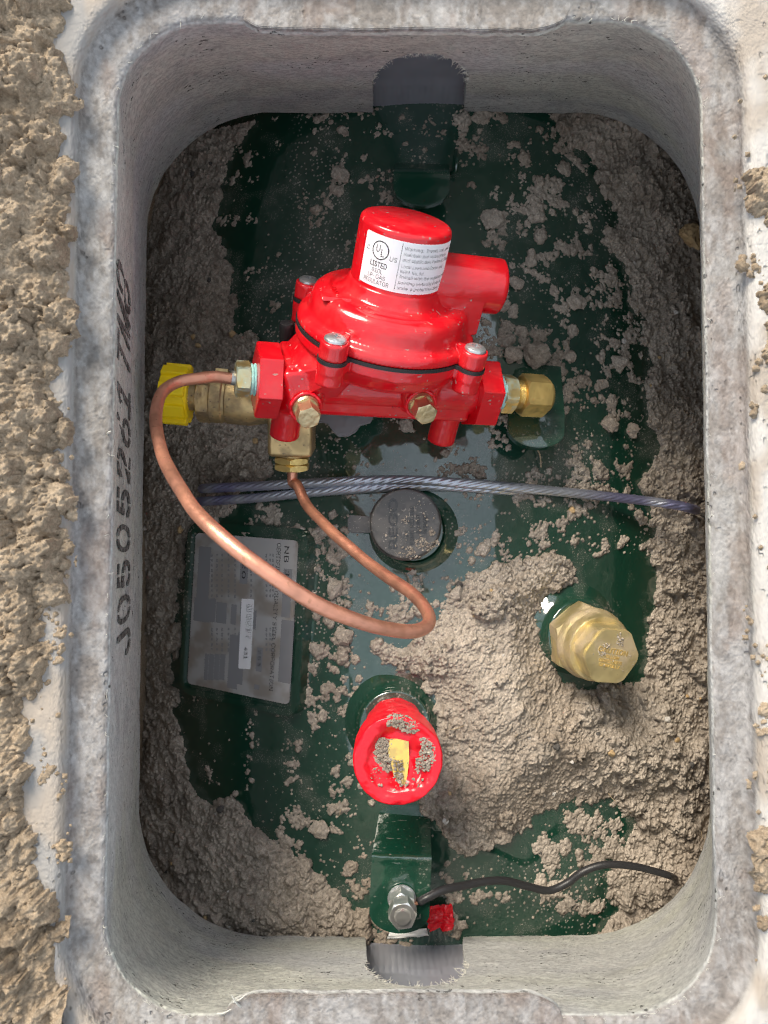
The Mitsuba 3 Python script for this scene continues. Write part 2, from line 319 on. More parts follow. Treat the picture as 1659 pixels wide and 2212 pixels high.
def wall_point(u, v, top):
    """point of the sloping end wall's inner face seen at a place of the photograph"""
    lo, hi = 0.0, 1.0
    for _ in range(40):
        t = (lo + hi) / 2; z = BOT + (RIM - BOT) * t; p = at(u, v, z)
        y = (BI[3] + (RI[3] - BI[3]) * t) if top else (BI[2] + (RI[2] - BI[2]) * t)
        if (p[1] > y) == top: lo = t
        else: hi = t
    return p
arches = []
for top, ul, ur, vt, vs in ((True, 805, 1008, 112, 178), (False, 786, 1006, 2136, 2078)):
    pt = wall_point((ul + ur) / 2, vt, top); ps = wall_point(ul, vs, top); pr = wall_point(ur, vs, top)
    bl, br2 = wall_point(ul, 240 if top else 2022, top)[0], wall_point(ur, 240 if top else 2022, top)[0]
    xs, zs = [bl], [BOT - 0.02]
    a = np.linspace(math.pi, 0, 26); cx, rx, zc = (ps[0] + pr[0]) / 2, (pr[0] - ps[0]) / 2, ps[2]; rz = pt[2] - ps[2]
    jag = rng.normal(0, 0.0007, 26)
    arch = [(bl, BOT - 0.02)] + [(cx + (rx + j) * math.cos(t), zc + (rz + j) * math.sin(t)) for t, j in zip(a, jag)] + [(br2, BOT - 0.02)]
    arches.append((arch, top))
    pr3 = Mf.extrude(m3.CrossSection([[list(q) for q in arch]], m3.FillRule.NonZero), 0.12)
    y = BI[3] if top else BI[2]
    # extrude runs along +z: stand it up so that it runs along y through the wall
    pr3 = pr3.rotate([90, 0, 0]).translate([0, y + 0.06, 0])
    bx = bx - pr3
bm = tm(bx.refine_to_length(0.0045)); bm.merge_vertices()
nv = bm.vertex_normals; p = np.asarray(bm.vertices)
amp = (meshkit.fbm(p * 45, 3, 1) - 0.5) * 0.0022 + (meshkit.fbm(p * 190, 2, 5) - 0.5) * 0.0011
bm.vertices = p + nv * (amp * np.where(p[:, 2] > 0.172, 0.45, 1.0))[:, None]
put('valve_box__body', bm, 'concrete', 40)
tag('valve_box', 'grey concrete valve box with flared walls, rounded corners and a lid seat', 'valve box')

# lips of the lid seat at the short ends
for top, u0, u1, v0 in ((True, 515, 1235, 62), (False, 478, 1222, 2152)):
    z = RIM + 0.0006
    x0, x1 = at(u0, v0, z)[0], at(u1, v0, z)[0]; yv = at(0, v0, z)[1]
    ye = RI[3] + 0.012 if top else RI[2] - 0.012
    n = 60; xs = np.linspace(x0, x1, n); e = np.minimum(xs - x0, x1 - xs) / 0.020
    round_ = np.where(e < 1, 1 - np.sqrt(np.clip(1 - (1 - np.clip(e, 0, 1))**2, 0, 1)), 0) * abs(ye - yv) * 0.6
    wob = np.array([meshkit.fbm(np.array([[q * 90, 3.0 * top, 0]]), 3)[0] - 0.5 for q in xs]) * 0.0016
    edge = yv + (round_ + wob) * (1 if top else -1)
    poly = Polygon(list(zip(xs, edge)) + [(x1, ye), (x0, ye)])
    lip = bev(poly, RIM - 0.0045, z, 0.0012).refine_to_length(0.003)
    lip = tm(lip); lip.merge_vertices(); q = np.asarray(lip.vertices)
    lip.vertices = q + ((meshkit.fbm(q * 160, 3, 8) - 0.5) * 0.0009)[:, None] * lip.vertex_normals
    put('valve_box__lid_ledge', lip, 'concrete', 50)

# stencilled serial number on the left wall
def left_wall(u, v):
    lo, hi = 0.0, 1.0
    for _ in range(40):
        t = (lo + hi) / 2; p = at(u, v, BOT + (RIM - BOT) * t)
        if p[0] < BI[0] + (RI[0] - BI[0]) * t: lo = t
        else: hi = t
    return p
wn = unit(np.cross([0, 1, 0], [RI[0] - BI[0], 0, RIM - BOT])); wn = wn if wn[0] > 0 else -wn
wup = unit([RI[0] - BI[0], 0, RIM - BOT])
ch = []
pl, ph = left_wall(277, 1100), left_wall(249, 1100); hh = np.linalg.norm(ph - pl)
for c, v in zip('J0505261TM8', (1392, 1316, 1240, 1163, 1085, 1006, 928, 858, 772, 696, 622)):
    g = text(c, 1.0, 0.02)
    b = g.bounds; g.apply_scale([0.0150 / max(b[1, 0] - b[0, 0], 0.35), hh, 0.02])
    # stencil bridges: the strokes are broken where the plate held together
    bar = Mf.cube([0.0016, 0.1, 0.1], True) if c in '0568J2M' else Mf.cube([0.1, 0.0022, 0.1], True)
    try: g2 = tm(mani(g) - bar)
    except Exception: g2 = g
    R = np.stack([[0, 1, 0], wup, wn], 1); o = (left_wall(277, v) + left_wall(249, v)) / 2
    ch.append(xf(g2, R, o + wn * 0.0008))
put('valve_box__stencilled_number', cat(*ch), 'stencil_ink', False, 'black stencilled serial number reading up the left wall')

# frayed reinforcing fibres round the knockouts and along the edges
fib = []
for arch, top in arches:
    A = np.array(arch)[1:-1]
    for _ in range(110):
        i = rng.integers(0, len(A) - 1); q = A[i] + (A[i + 1] - A[i]) * rng.random()
        t = (q[1] - BOT) / (RIM - BOT); yy = (BI[3] + (RI[3] - BI[3]) * t) if top else (BI[2] + (RI[2] - BI[2]) * t)
        c = A.mean(0); dirn = (c - q) / np.linalg.norm(c - q)
        L = rng.uniform(0.0010, 0.0034) * (1.8 if rng.random() < 0.06 else 1)
        s = -1 if top else 1
        side = rng.normal(0, 0.9)
        d = np.array([dirn[0] + side * dirn[1], s * rng.uniform(0.0, 0.5), dirn[1] - side * dirn[0]]); d = unit(d)
        p0 = np.array([q[0], yy + s * 0.0004, q[1]])
        fib.append(tube(curve([p0 - d * 0.001, p0 + d * L * 0.5, p0 + d * L + rng.normal(0, 0.0006, 3)], 5), np.linspace(0.00022, 0.0001, 5), 4))
for (u, v, z, du, dv, dz) in ((505, 2165, RIM, 28, -18, .006), (520, 2175, RIM, -20, -25, .005), (470, 2190, RIM, 30, -10, .003), (232, 1770 - 833, RIM, 8, -6, .002)):
    p0, p1 = at(u, v, z), at(u + du, v + dv, z + dz)
    fib.append(tube(curve([p0, (p0 + p1) / 2 + [0, 0, .0012], p1], 7), np.linspace(0.0006, 0.0002, 7), 5))
for _ in range(240):
    side = rng.integers(0, 4); t = rng.random()
    Q = rrect(grow(RI, 0.0012), 0.045); i = rng.integers(0, len(Q)); p0 = np.array([*Q[i], RIM - 0.0008])
    d = unit([*rng.normal(0, 1, 2), 0.25]); L = rng.uniform(0.001, 0.0028)
    fib.append(tube(curve([p0, p0 + d * L * .5, p0 + d * L + rng.normal(0, .0004, 3)], 4), np.linspace(0.00016, 0.00008, 4), 3))
put('valve_box__frayed_fibre', cat(*fib), 'fibre', True, 'pale frayed fibres sticking out of the cut edges', kind='stuff')

# grey ribbed plastic behind the two knockouts
for top, lab in ((True, 'grey ribbed plastic riser wall behind the upper knockout'), (False, 'grey ribbed plastic riser wall behind the lower knockout')):
    y0 = (BI[3] + 0.005) if top else (BI[2] - 0.005); s = 1 if top else -1
    cx = 0.026; nx, nz = 261, 40
    X, Z = np.meshgrid(np.linspace(-0.047, 0.043, nx), np.linspace(-0.0025, 0.135, nz), indexing='ij')
    seam = 0.028 - 1.6 * X**2 + (0.004 if top else 0.012)
    low = Z < seam
    rib = 0.00026 * np.abs(np.sin(X / 0.0042 * math.pi)) * np.where(low, 1.0, 0.25)
    Yd = s * (-0.8 * X**2 + np.where(low, 0.0, 0.0012) - rib - 0.10 * np.clip(Z, 0, 1))
    Y = y0 + Yd
    def sheet(Y, flip):
        v = np.stack([cx + X, Y, Z], -1).reshape(-1, 3); i, j = np.meshgrid(np.arange(nx - 1), np.arange(nz - 1), indexing='ij')
        a, b, c, d = (q.ravel() for q in (i * nz + j, (i + 1) * nz + j, (i + 1) * nz + j + 1, i * nz + j + 1))
        f = np.vstack([np.stack([a, b, c], 1), np.stack([a, c, d], 1)])
        return trimesh.Trimesh(v, f[:, ::-1] if flip else f, process=False)
    riser = cat(sheet(Y, not top), sheet(Y + s * 0.005, top))
    put('plastic_riser', riser, 'grey_plastic', 35, lab, 'plastic riser')

# ------------------------------------------------------------------ the tank
xs = TX + TR * np.sin(np.linspace(-1.2, 1.2, 241)); ys = np.linspace(-0.62, 0.62, 125)
X, Y = np.meshgrid(xs, ys, indexing='ij'); Z = tank_z(X) + (meshkit.fbm(np.stack([X * 7, Y * 7, X * 0], -1), 2, 4) - 0.5) * 0.0016
v = np.stack([X, Y, Z], -1).reshape(-1, 3); i, j = np.meshgrid(np.arange(240), np.arange(124), indexing='ij')
a, b, c, d = (q.ravel() for q in (i * 125 + j, (i + 1) * 125 + j, (i + 1) * 125 + j + 1, i * 125 + j + 1))
put('propane_tank__shell', trimesh.Trimesh(v, np.vstack([np.stack([a, b, c], 1), np.stack([a, c, d], 1)]), process=False), 'tank_paint', True)
tag('propane_tank', 'dark green glossy buried gas tank, its curved top speckled with dirt', 'gas tank')

def axis_of(base, tip):
    return frame(tip - base), base

def coupling(c, R, r, h, mat='tank_paint'):
    """welded boss: fillet ring and a collar (mm)"""
    w = r + 7
    prof = [(0, -14), (w + 4, -14), (w + 3, -2), (w, 0.6), (w - 2, 2.2), (r + 2.6, 4), (r + 1, 6.5), (r + .4, 9), (r + .4, h - 2), (r - .3, h - .7), (r - 1.6, h), (0, h)]
    return put('propane_tank__coupling', xf(lathe(prof, 96), R, c, 1e-3), mat, 35)

# ------------------------------------------------------------------ valves standing on the tank
# red capped valve
rb, rt = tank_at(852, 1560), at(859, 1643, 0.098)
RR, _ = axis_of(rb, rt); RR = frame(rt - rb); RL = np.linalg.norm(rt - rb) * 1e3
coupling(rb, frame(rt - rb), 25, 16)
r0 = 26.0
nz, na = 46, 120
zz = np.linspace(16, RL, nz); aa = np.arange(na) * 2 * math.pi / na
A, Zg = np.meshgrid(aa, zz)
crease = meshkit.fbm(np.stack([np.cos(A) * 2.2, np.sin(A) * 2.2, Zg * 0.10], -1), 3, 11) - 0.5
fold = np.abs(np.sin(A * 5 + Zg * 0.22 + 2 * crease)) - 0.6
rad = r0 + 2.2 * crease + 0.9 * fold * np.clip((RL - Zg) / 20, 0.12, 1) - 6.0 * np.clip((RL * .8 - Zg) / 55, 0, 1)
side = [np.stack([rad * np.cos(A), rad * np.sin(A), Zg], -1)]
# torn skin folded over the top: a ring, a dip, wrinkles
for f, dz in ((0.985, 0.9), (0.955, 1.3), (0.90, 1.3), (0.82, 0.9), (0.74, 0.3), (0.68, -0.6), (0.60, -2.6), (0.5, -3.2), (0.38, -3.4), (0.25, -3.4), (0.12, -3.4)):
    wr = meshkit.fbm(np.stack([np.cos(aa) * 3 * f, np.sin(aa) * 3 * f, aa * 0 + f * 4], -1), 3, 14) - 0.5
    rr = rad[-1] * f * (1 + 0.10 * wr * (f < 0.8))
    z = RL + dz + 3.6 * wr + (1.3 * np.sin(aa * 3 + f * 9) if 0.2 < f < 0.72 else 0)
    side.append(np.stack([rr * np.cos(aa), rr * np.sin(aa), z], -1)[None])
G = np.concatenate(side); n0 = len(G)
v = np.vstack([G.reshape(-1, 3), [[0, 0, RL - 3.4], [0, 0, 16]]])
i, j = np.meshgrid(np.arange(n0 - 1), np.arange(na), indexing='ij'); j2 = (j + 1) % na
a, b, c, d = (q.ravel() for q in (i * na + j, i * na + j2, (i + 1) * na + j2, (i + 1) * na + j))
q = np.arange(na); q2 = (q + 1) % na
f = np.vstack([np.stack([a, b, c], 1), np.stack([a, c, d], 1), np.stack([(n0 - 1) * na + q, (n0 - 1) * na + q2, np.full(na, n0 * na)], 1), np.stack([q2, q, np.full(na, n0 * na + 1)], 1)])
put('liquid_valve__red_wrap', xf(trimesh.Trimesh(v, f, process=False), RR, rb, 1e-3), 'red_tape', 55)
tag('liquid_valve', 'upright valve sealed in wrinkled red plastic with a yellow tag and dirt on top', 'valve')
def on_red(u, v): # place on the red top in its own mm
    n = RR[:, 2]; o = rb + n * (RL - 2.5) * 1e-3; d = ray(u, v); P = CAM + d * (((o - CAM) @ n) / (d @ n)); q = (P - rb) @ RR * 1e3; return q[:2]
tagp = Polygon([on_red(*q) for q in ((842, 1598), (858, 1596), (883, 1601), (884, 1640), (880, 1675), (874, 1702), (862, 1690), (850, 1675), (845, 1650), (838, 1622))])
put('liquid_valve__yellow_tag', xf(bev(tagp, RL - 4.5, RL - 1.6, 0.3), RR, rb, 1e-3), 'yellow_tag', 30, 'torn yellow tag showing through the red plastic')

# brass fill valve with hexagonal cap
fb, ft = tank_at(1238, 1366), at(1322, 1418, 0.038)
FR = frame(ft - fb, (1, 0.45, 0)); FL = np.linalg.norm(ft - fb) * 1e3
coupling(fb, frame(unit(unit(ft - fb) + normal_at(fb[0]))), 26, 12)
body = nut(6, 47, 10, 26, rot=0.2, ch=2) + lathe([(0, 24), (24.5, 24), (25.2, 26), (25.2, 29), (24, 31), (23, 33), (0, 33)], 80)
put('fill_valve__body', xf(body, FR, fb, 1e-3), 'dusty_brass', 35)
capb = lathe([(0, 30), (22.4, 30), (23.4, 31.2), (23.4, FL - 17), (22.4, FL - 15.5), (0, FL - 15.5)], 80)
hexp = Polygon(ngon(6, 37, math.radians(28))).intersection(Point(0, 0).buffer(20.0, 64)).buffer(-5.0).buffer(5.0, 16)
hx = bev(hexp, FL - 17, FL, 1.2)
put('fill_valve__cap', xf(cat(capb, hx), FR, fb, 1e-3), 'dusty_brass', 35, 'hexagonal brass cap with raised warning lettering')
ta = math.radians(-38)                                     # the lettering runs down to the right across the cap
TXT = np.array([[math.cos(ta), -math.sin(ta), 0], [math.sin(ta), math.cos(ta), 0], [0, 0, 1]])
ln = []
for s, h, y in (('CAUTION', 3.4, 1.5), ('FOLLOW', 2.0, -2.6), ('DIRECTIONS', 2.0, -5.6), ('CAREFULLY', 2.0, -8.6)):
    t = text(s, h, 0.45, True); t.apply_translation([0, y + 2, FL - 0.15]); ln.append(t)
put('fill_valve__lettering', xf(xf(cat(*ln), TXT), FR, fb, 1e-3), 'brass', False)
tag('fill_valve', 'dusty brass filler valve leaning right with a hexagonal cap reading CAUTION', 'valve')

# relief valve with black rain cap
cb, ct = tank_at(893, 1147), at(876, 1131, 0.030)
CR = frame(ct - cb + np.array([0.006, -0.004, 0.01]), (1, 0, 0)); coupling(cb, frame(normal_at(cb[0])), 22, 7)
CO = ct - CR[:, 2] * 0.016
rc = 24.3
put('relief_valve__brass_seat', xf(lathe([(0, -8), (22, -8), (24.2, -6), (24.2, 0), (0, 0)], 64), CR, CO + CR @ np.array([.0009, -.0007, 0]), 1e-3), 'brass', 35)
capm = lathe([(0, 0), (rc + .8, 0), (rc + .8, 5), (rc, 6), (rc - .2, 13.5), (rc - 1.0, 15.2), (rc - 2.4, 16), (0, 16)], 110)
ridge = lathe([(0, 10), (rc - 2.6, 10), (rc - 2.6, 16.01), (0, 16.01)], 100)
tabp = Polygon([(-rc + 2, -6), (-37, -6.2), (-39.5, -4), (-39.8, 3), (-38, 6.4), (-rc + 2, 5.2)])
put('relief_valve__rain_cap', xf(capm + bev(tabp, 2.0, 6.5, 1.0), CR, CO, 1e-3), 'black_plastic', 30, 'round black cap with a pull tab and raised lettering')
ln = []
T90 = np.array([[0, -1, 0], [1, 0, 0], [0, 0, 1.0]])     # reads up the picture
big = text('REGO', 5.6, 0.9, True, width=34); big.apply_translation([0, 8.5, 15.8]); ln.append(big)
for s, y, dx in (('FIRE RELIEF', -4.2, -1), ('DO NOT', -8.6, 0), ('REMOVE', -13.0, 0)):
    t = text(s, 2.5, 0.8, width=26 if len(s) > 8 else 13); t.apply_translation([dx, y, 15.8]); ln.append(t)
put('relief_valve__lettering', xf(xf(cat(*ln), T90), CR, CO, 1e-3), 'black_plastic_clean', False)
tag('relief_valve', 'relief valve under a round black plastic cap with a tab on its left', 'valve')

# ------------------------------------------------------------------ brackets welded to the tank
def bent_lug(base, bend, tip, w0, w1, t, hole=None, n=10):
    """strip of plate from base over a bend to a rounded tip, w0 / w1 wide; local mm built from three world points"""
    e1, e2 = unit(bend - base), unit(tip - bend)
    L1, L2 = np.linalg.norm(bend - base), np.linalg.norm(tip - bend)
    xdir = unit(np.cross(e2, np.cross([1, 0, 0], e2))); nrm = np.cross(xdir, e2); nrm = nrm if nrm[2] > 0 else -nrm
    n1 = np.cross(xdir, e1); n1 = n1 if n1 @ nrm > 0 else -n1
    # flat outline, (x, s) with s along the strip
    h0, h1 = w0 / 2, w1 / 2; ar = np.linspace(0, math.pi, 24); dep = min(h1, 0.013)
    out = [(-h0, 0), (h0, 0), (h1, L1)] + [(h1 * math.cos(q), L1 + L2 - dep + dep * math.sin(q)) for q in ar] + [(-h1, L1)]
    poly = Polygon(out)
    if hole is not None: poly = poly.difference(hole)
    pl = bev(affinity.scale(poly, 1e3, 1e3, origin=(0, 0)), -t * 1e3, 0, 0.9)
    m = tm(pl.refine_to_length(2.0)); m.merge_vertices(); q = np.asarray(m.vertices) * 1e-3
    rb_ = 0.006; s = q[:, 1]; w = np.clip((s - (L1 - rb_)) / (2 * rb_), 0, 1)[:, None]
    # blend across the bend
    P1 = base + q[:, :1] * xdir + s[:, None] * e1 + q[:, 2:3] * n1
    P2 = bend + q[:, :1] * xdir + (s - L1)[:, None] * e2 + q[:, 2:3] * nrm
    w = w * w * (3 - 2 * w)
    m.vertices = P1 * (1 - w) + P2 * w
    if m.volume < 0: m.invert()
    return m

# lower bracket with the earthing bolt
b0, b1, b2 = tank_at(874, 1758, -0.002), at(868, 1850, 0.049), at(861, 2018, 0.050)
bolt = at(868, 1942, 0.0505)
sl = np.linalg.norm(bolt - b1) + np.linalg.norm(b1 - b0)
hole = LineString([(0.0005, sl - 0.001), (0.0005, sl + 0.0065)]).buffer(0.0062)
put('propane_tank__bracket', bent_lug(b0, b1, b2, 0.036, 0.0385, 0.004, hole), 'bracket_paint', 35, 'bent green bracket with a bolt and nuts at the bottom of the tank')
BR_ = frame(np.array([0.0, -0.06, 1.0]), (1, 0.35, 0)); bo = bolt
put('propane_tank__bracket__washer', xf(lathe([(0, -.4), (9, -.4), (9.2, .2), (9, .8), (0, .8)], 48), BR_, bo, 1e-3), 'zinc', 35)
put('propane_tank__bracket__nut', xf(nut(6, 15.5, 0.9, 10.8, rot=0.25), BR_, bo, 1e-3), 'steel', 25)
put('propane_tank__bracket__nut', xf(nut(6, 15.5, 11.4, 21.5, rot=0.85), BR_, bo, 1e-3), 'steel', 25)
thr = [(0, -22)] + [(4.9 + (0.35 if i % 2 else 0), -22 + i * 0.6) for i in range(74)] + [(4.4, 23.4), (0, 23.4)]
put('propane_tank__bracket__bolt', xf(lathe(thr, 40), BR_, bo, 1e-3), 'steel', 25)

# upper and right lugs
b0, b1, b2 = tank_at(912, 352, -0.002), at(911, 366, 0.026), at(910, 444, 0.026)
put('propane_tank__lug', bent_lug(b0, b1, b2, 0.039, 0.039, 0.005), 'bracket_paint', 35)
hoop = curve([tank_at(975, 374, .004), tank_at(984, 368, .008), tank_at(987, 345, .010), tank_at(986, 325, .004)], 20)
put('propane_tank__lug__weld_loop', tube(hoop, 0.0016, 10), 'bracket_paint', True)
b0, b1, b2 = tank_at(1163, 786, 0.0), at(1160, 888, 0.018), at(1157, 966, 0.026)
put('propane_tank__lug', bent_lug(b0, b1, b2, 0.033, 0.039, 0.005, sbox(-0.0035, 0.030, 0.0035, 0.048)), 'bracket_paint', 35)

# nameplate: tray, plate, print, sticker
cn = [tank_at(424, 1158, .009), tank_at(641, 1160, .009), tank_at(626, 1506, .009), tank_at(402, 1492, .009)]
pc = sum(cn) / 4; py = unit((cn[0] + cn[1]) / 2 - (cn[3] + cn[2]) / 2); px = (cn[1] + cn[2]) / 2 - (cn[0] + cn[3]) / 2; px = unit(px - py * (px @ py)); pn = np.cross(px, py)
PR = np.stack([px, py, pn], 1)
loc = [((c - pc) @ PR)[:2] * 1e3 for c in cn]
PW, PH = (np.linalg.norm(loc[1] - loc[0]) + np.linalg.norm(loc[2] - loc[3])) / 2, (np.linalg.norm(loc[3] - loc[0]) + np.linalg.norm(loc[2] - loc[1])) / 2
platep = sbox(-PW / 2, -PH / 2, PW / 2, PH / 2).buffer(-4).buffer(4)
put('propane_tank__nameplate', xf(bev(platep, -1.2, 0, 0.3), PR, pc, 1e-3), 'plate_metal', 30, 'dirty grey metal nameplate with engraved lettering')
outer = platep.buffer(9); tray = bev(outer.difference(platep.buffer(3.0)), -24, 0.6, 1.5)
put('propane_tank__nameplate__tray', xf(tray, PR, pc, 1e-3), 'tank_paint', 35)
put('propane_tank__nameplate__backing', xf(extr(outer, -22, -1.6), PR, pc, 1e-3), 'tank_paint', 35)
def N(u, v):  # photograph place -> mm on the plate
    d = ray(u, v); P = CAM + d * (((pc - CAM) @ pn) / (d @ pn)); return ((P - pc) @ PR)[:2] * 1e3
TD = np.array([[0, 1, 0], [-1, 0, 0], [0, 0, 1.0]])       # lettering reads down the picture
def ptext(s, u, v0, v1, h, z=0.02, bold=False):
    a, b = N(u, v0), N(u, v1); t = text(s, h, 0.06, bold, width=abs(a[1] - b[1])); t = xf(t, TD); t.apply_translation([(a[0] + b[0]) / 2, (a[1] + b[1]) / 2, z]); return t
def prect(u0, v0, u1, v1, z=0.0, d=0.05):
    a, b = N(u0, v0), N(u1, v1); return xf(extr(sbox(min(a[0], b[0]), min(a[1], b[1]), max(a[0], b[0]), max(a[1], b[1])), z, z + d))
bars = [prect(*q) for q in ((613, 1228, 626, 1335), (608, 1338, 628, 1478), (468, 1300, 488, 1348), (500, 1305, 509, 1350), (520, 1300, 530, 1346), (545, 1318, 552, 1360), (420, 1290, 452, 1345), (455, 1292, 464, 1345), (515, 1365, 523, 1480), (497, 1370, 511, 1490),
        (555, 1398, 565, 1452), (549, 1478, 560, 1515 - 24), (443, 1412, 448, 1470), (452, 1412, 460, 1470), (464, 1412, 472, 1470), (476, 1412, 484, 1470), (430, 1180, 447, 1345), (520, 1208, 534, 1262))]
put('propane_tank__nameplate__stamped_panel', cat(*bars), 'grey_ink', False)
tx = [ptext('CERTIFIED BY: QUALITY STEEL CORPORATION', 594, 1172, 1494, 3.6), ptext('NB', 619, 1180, 1215, 4.2), ptext('20', 527, 1214, 1250, 3.6), ptext('253', 560, 1404, 1440, 2.6), ptext('15', 620, 1232, 1275, 3.4)]
fine = []
for u in (456, 467, 478, 492, 506, 541, 574, 582, 588):
    for v_ in np.arange(1196, 1292, 11): fine.append(prect(u, v_, u + 3.0, v_ + rng.uniform(4, 9), 0.01, 0.03))
    for v_ in np.arange(1356, 1406, 11): fine.append(prect(u, v_, u + 3.0, v_ + rng.uniform(4, 9), 0.01, 0.03))
put('propane_tank__nameplate__fine_print', cat(*fine), 'grey_ink', False, kind='stuff')
put('propane_tank__nameplate__lettering', cat(*tx), 'ink', False)
stp = [N(522, 1293), N(549, 1295), N(541, 1446), N(515, 1444)]
put('propane_tank__nameplate__sticker', xf(bev(Polygon(stp).buffer(-.8).buffer(.8), 0.06, 0.22, .05), PR, pc, 1e-3), 'label_white', False, 'white barcode sticker numbered 431')
bc = []; y = 1306.0
while y < 1378:
    w = rng.choice([1.0, 1.6, 2.6]); bc.append(prect(532.5 - (y - 1306) * .04, y, 545 - (y - 1306) * .04, y + w, 0.22, 0.05)); y += w + rng.choice([1.1, 1.9])
bc.append(ptext('431', 531, 1398, 1424, 3.2, 0.22, True))
put('propane_tank__nameplate__sticker_print', cat(*bc), 'ink', False)
for k in ('propane_tank__nameplate__stamped_panel', 'propane_tank__nameplate__fine_print', 'propane_tank__nameplate__lettering', 'propane_tank__nameplate__sticker_print'):
    m = meshkit.WRITTEN[scene[k]['filename']]; scene[k] = ply(xf(trimesh.Trimesh(m[0].astype(float), m[1], process=False), PR, pc, 1e-3), scene[k]['bsdf']['id'], False)

# ------------------------------------------------------------------ the red regulator (local mm: x towards the outlet, z along the spring cap)
RO = np.array([0.00071542, 0.13260172, 0.08379208])
rz = np.array([0.18621664, 0.7727147, 0.606824]); rx = np.array([0.956102, -0.000287, -0.293034]); ry = np.cross(rz, rx)
RG = np.stack([rx, ry, rz], 1)
def reg(key, m, mat, smooth=35, label=None): return put('gas_regulator__' + key, xf(m, RG, RO, 1e-3), mat, smooth, label)
tag('gas_regulator', 'glossy red gas regulator with a white labelled round cap, tilted above the tank', 'gas regulator')
LUG = [(-43, 39), (-41.5, -45.5), (42, -43.5), (42, 40)]
RF = 54.5
def outline(d): return union_all([Point(0, 0).buffer(RF + d, 64)] + [Point(x, y).buffer(8.2 + d, 24) for x, y in LUG] + [Polygon([(x * .8 - y * .13, y * .8 + x * .13), (x * .8 + y * .13, y * .8 - x * .13), (x * 1.02 + y * .11, y * 1.02 - x * .11), (x * 1.02 - y * .11, y * 1.02 + x * .11)]).buffer(d) for x, y in LUG])
reg('gasket', extr(outline(0.45), -1.0, 1.0), 'rubber', 30)
bon = lathe([(0, 1), (RF - .5, 1), (RF, 2.2), (RF - .2, 5), (RF - 1.6, 7), (RF - 3.6, 8.2), (RF - 5.2, 9.5), (RF - 6, 12), (RF - 7, 17), (RF - 8.6, 20.5), (RF - 11.5, 22.8), (RF - 15, 23.6), (RF - 17, 23.6), (RF - 17.6, 22.6), (RF - 20, 22.4), (RF - 21, 23.6), (30, 24.6), (0, 25)], 128)
for x, y in LUG:
    c = np.array([x, y]); bon += cyl(8.0, 1, 11, 40).translate([x, y, 0]) + Mf.hull_points([[x + 7 * q, y + 7 * w, z] for q, w in ((-.7, -.7), (.7, -.7), (.7, .7), (-.7, .7)) for z in (1, 9.5)] + [[x * .72, y * .72, 1], [x * .72, y * .72, 12]])
bon += Mf.batch_boolean([cyl(16.6, 0, 66, 64).rotate([0, 90, 0]).translate([0, 1, 34]), Mf.hull_points([[x, y, z] for x in (10, 53) for y in (-15, 17) for z in (8, 30)]), Mf.hull_points([[x, y, z] for x in (-46, -10) for y, z in ((-18, 22), (-16, 24), (-10, 24), (-9, 22))])], m3.OpType.Add)
bon += lathe([(0, 20), (31, 20), (31, 24.2), (29.8, 26), (28.4, 28), (27.2, 32), (0, 32)], 96)
reg('bonnet', refined(bon, 1.6, 14), 'red_paint', 60)
CL, CRD = 67.2, 26.6
reg('spring_cap', lathe([(0, 28), (CRD, 28), (CRD, CL - 3), (CRD - .5, CL - 1.5), (CRD - 1.5, CL - .5), (CRD - 3.2, CL), (0, CL)], 128), 'red_paint', 40)
reg('spring_cap__vent_plug', lathe([(0, 0), (13, 0), (14.5, .4), (14.5, 1.2), (13, 1.4), (0, 1.4)], 48).rotate([0, 90, 0]).translate([65.6, 1, 34]), 'red_paint', 35)
# paper label wrapped round the cap
def wrap(m, r):
    v = np.asarray(m.vertices).copy(); ang = v[:, 0] / r; m = m.copy()
    m.vertices = np.stack([(r + v[:, 2]) * np.cos(ang), (r + v[:, 2]) * np.sin(ang), v[:, 1]], 1); return m
L0, L1 = math.radians(-157) * CRD, math.radians(-26) * CRD; ZL0, ZL1 = 34.0, 62.5
lab = tm(extr(sbox(L0, ZL0, L1, ZL1).buffer(-1.2).buffer(1.2), 0.05, 0.18).refine_to_length(1.2))
reg('label', wrap(lab, CRD), 'label_white', 30, 'white paper certification label wrapped round the red cap')
DIV = math.radians(-107) * CRD; tt = []
def ltext(s, h, x, y, bold=False, width=None, center=False):
    t = text(s, h, 0.05, bold, center=False, width=width); b = t.bounds
    t.apply_translation([x - ((b[0, 0] + b[1, 0]) / 2 if center else b[0, 0]), y, 0.19]); tt.append(t)
lx = (L0 + DIV) / 2
ring = xf(extr(Point(lx - .2, 54.5).buffer(5.2, 40).difference(Point(lx - .2, 54.5).buffer(4.6, 40)), 0.19, 0.24).refine_to_length(1.0)); tt.append(ring)
ltext('U', 4.0, lx - 1.6, 53.4, False, 2.4, True); ltext('L', 4.0, lx + 1.5, 51.4, False, 2.0, True)
ltext('C', 2.4, lx - 8.4, 52.6, False, 1.7, True); ltext('US', 2.6, lx + 8.1, 50.4, False, 4.2, True)
ltext('LISTED', 2.9, lx, 45.2, True, 10.5, True); ltext('810L', 2.4, lx, 42.0, False, 6.6, True); ltext('LP-GAS', 2.4, lx, 38.8, False, 11, True); ltext('REGULATOR', 2.4, lx, 35.7, False, 16, True)
tt.append(xf(extr(sbox(DIV - .15, 35, DIV + .15, 61.5), 0.19, 0.24)))
for s, y in (('Warning:  Install, use, and', 58.2), ('maintain per instructions', 55.1), ('and applicable Federal, State', 52.0), ('Local Laws and Codes and', 48.4), ('NFPA No. 58.', 45.3), ('Install with the regulator vent', 42.5), ('pointing vertically down or', 39.2), ('under a protective cover.', 36.1)):
    ltext(s, 1.85, DIV + 1.4, y, False, len(s) * 1.19)
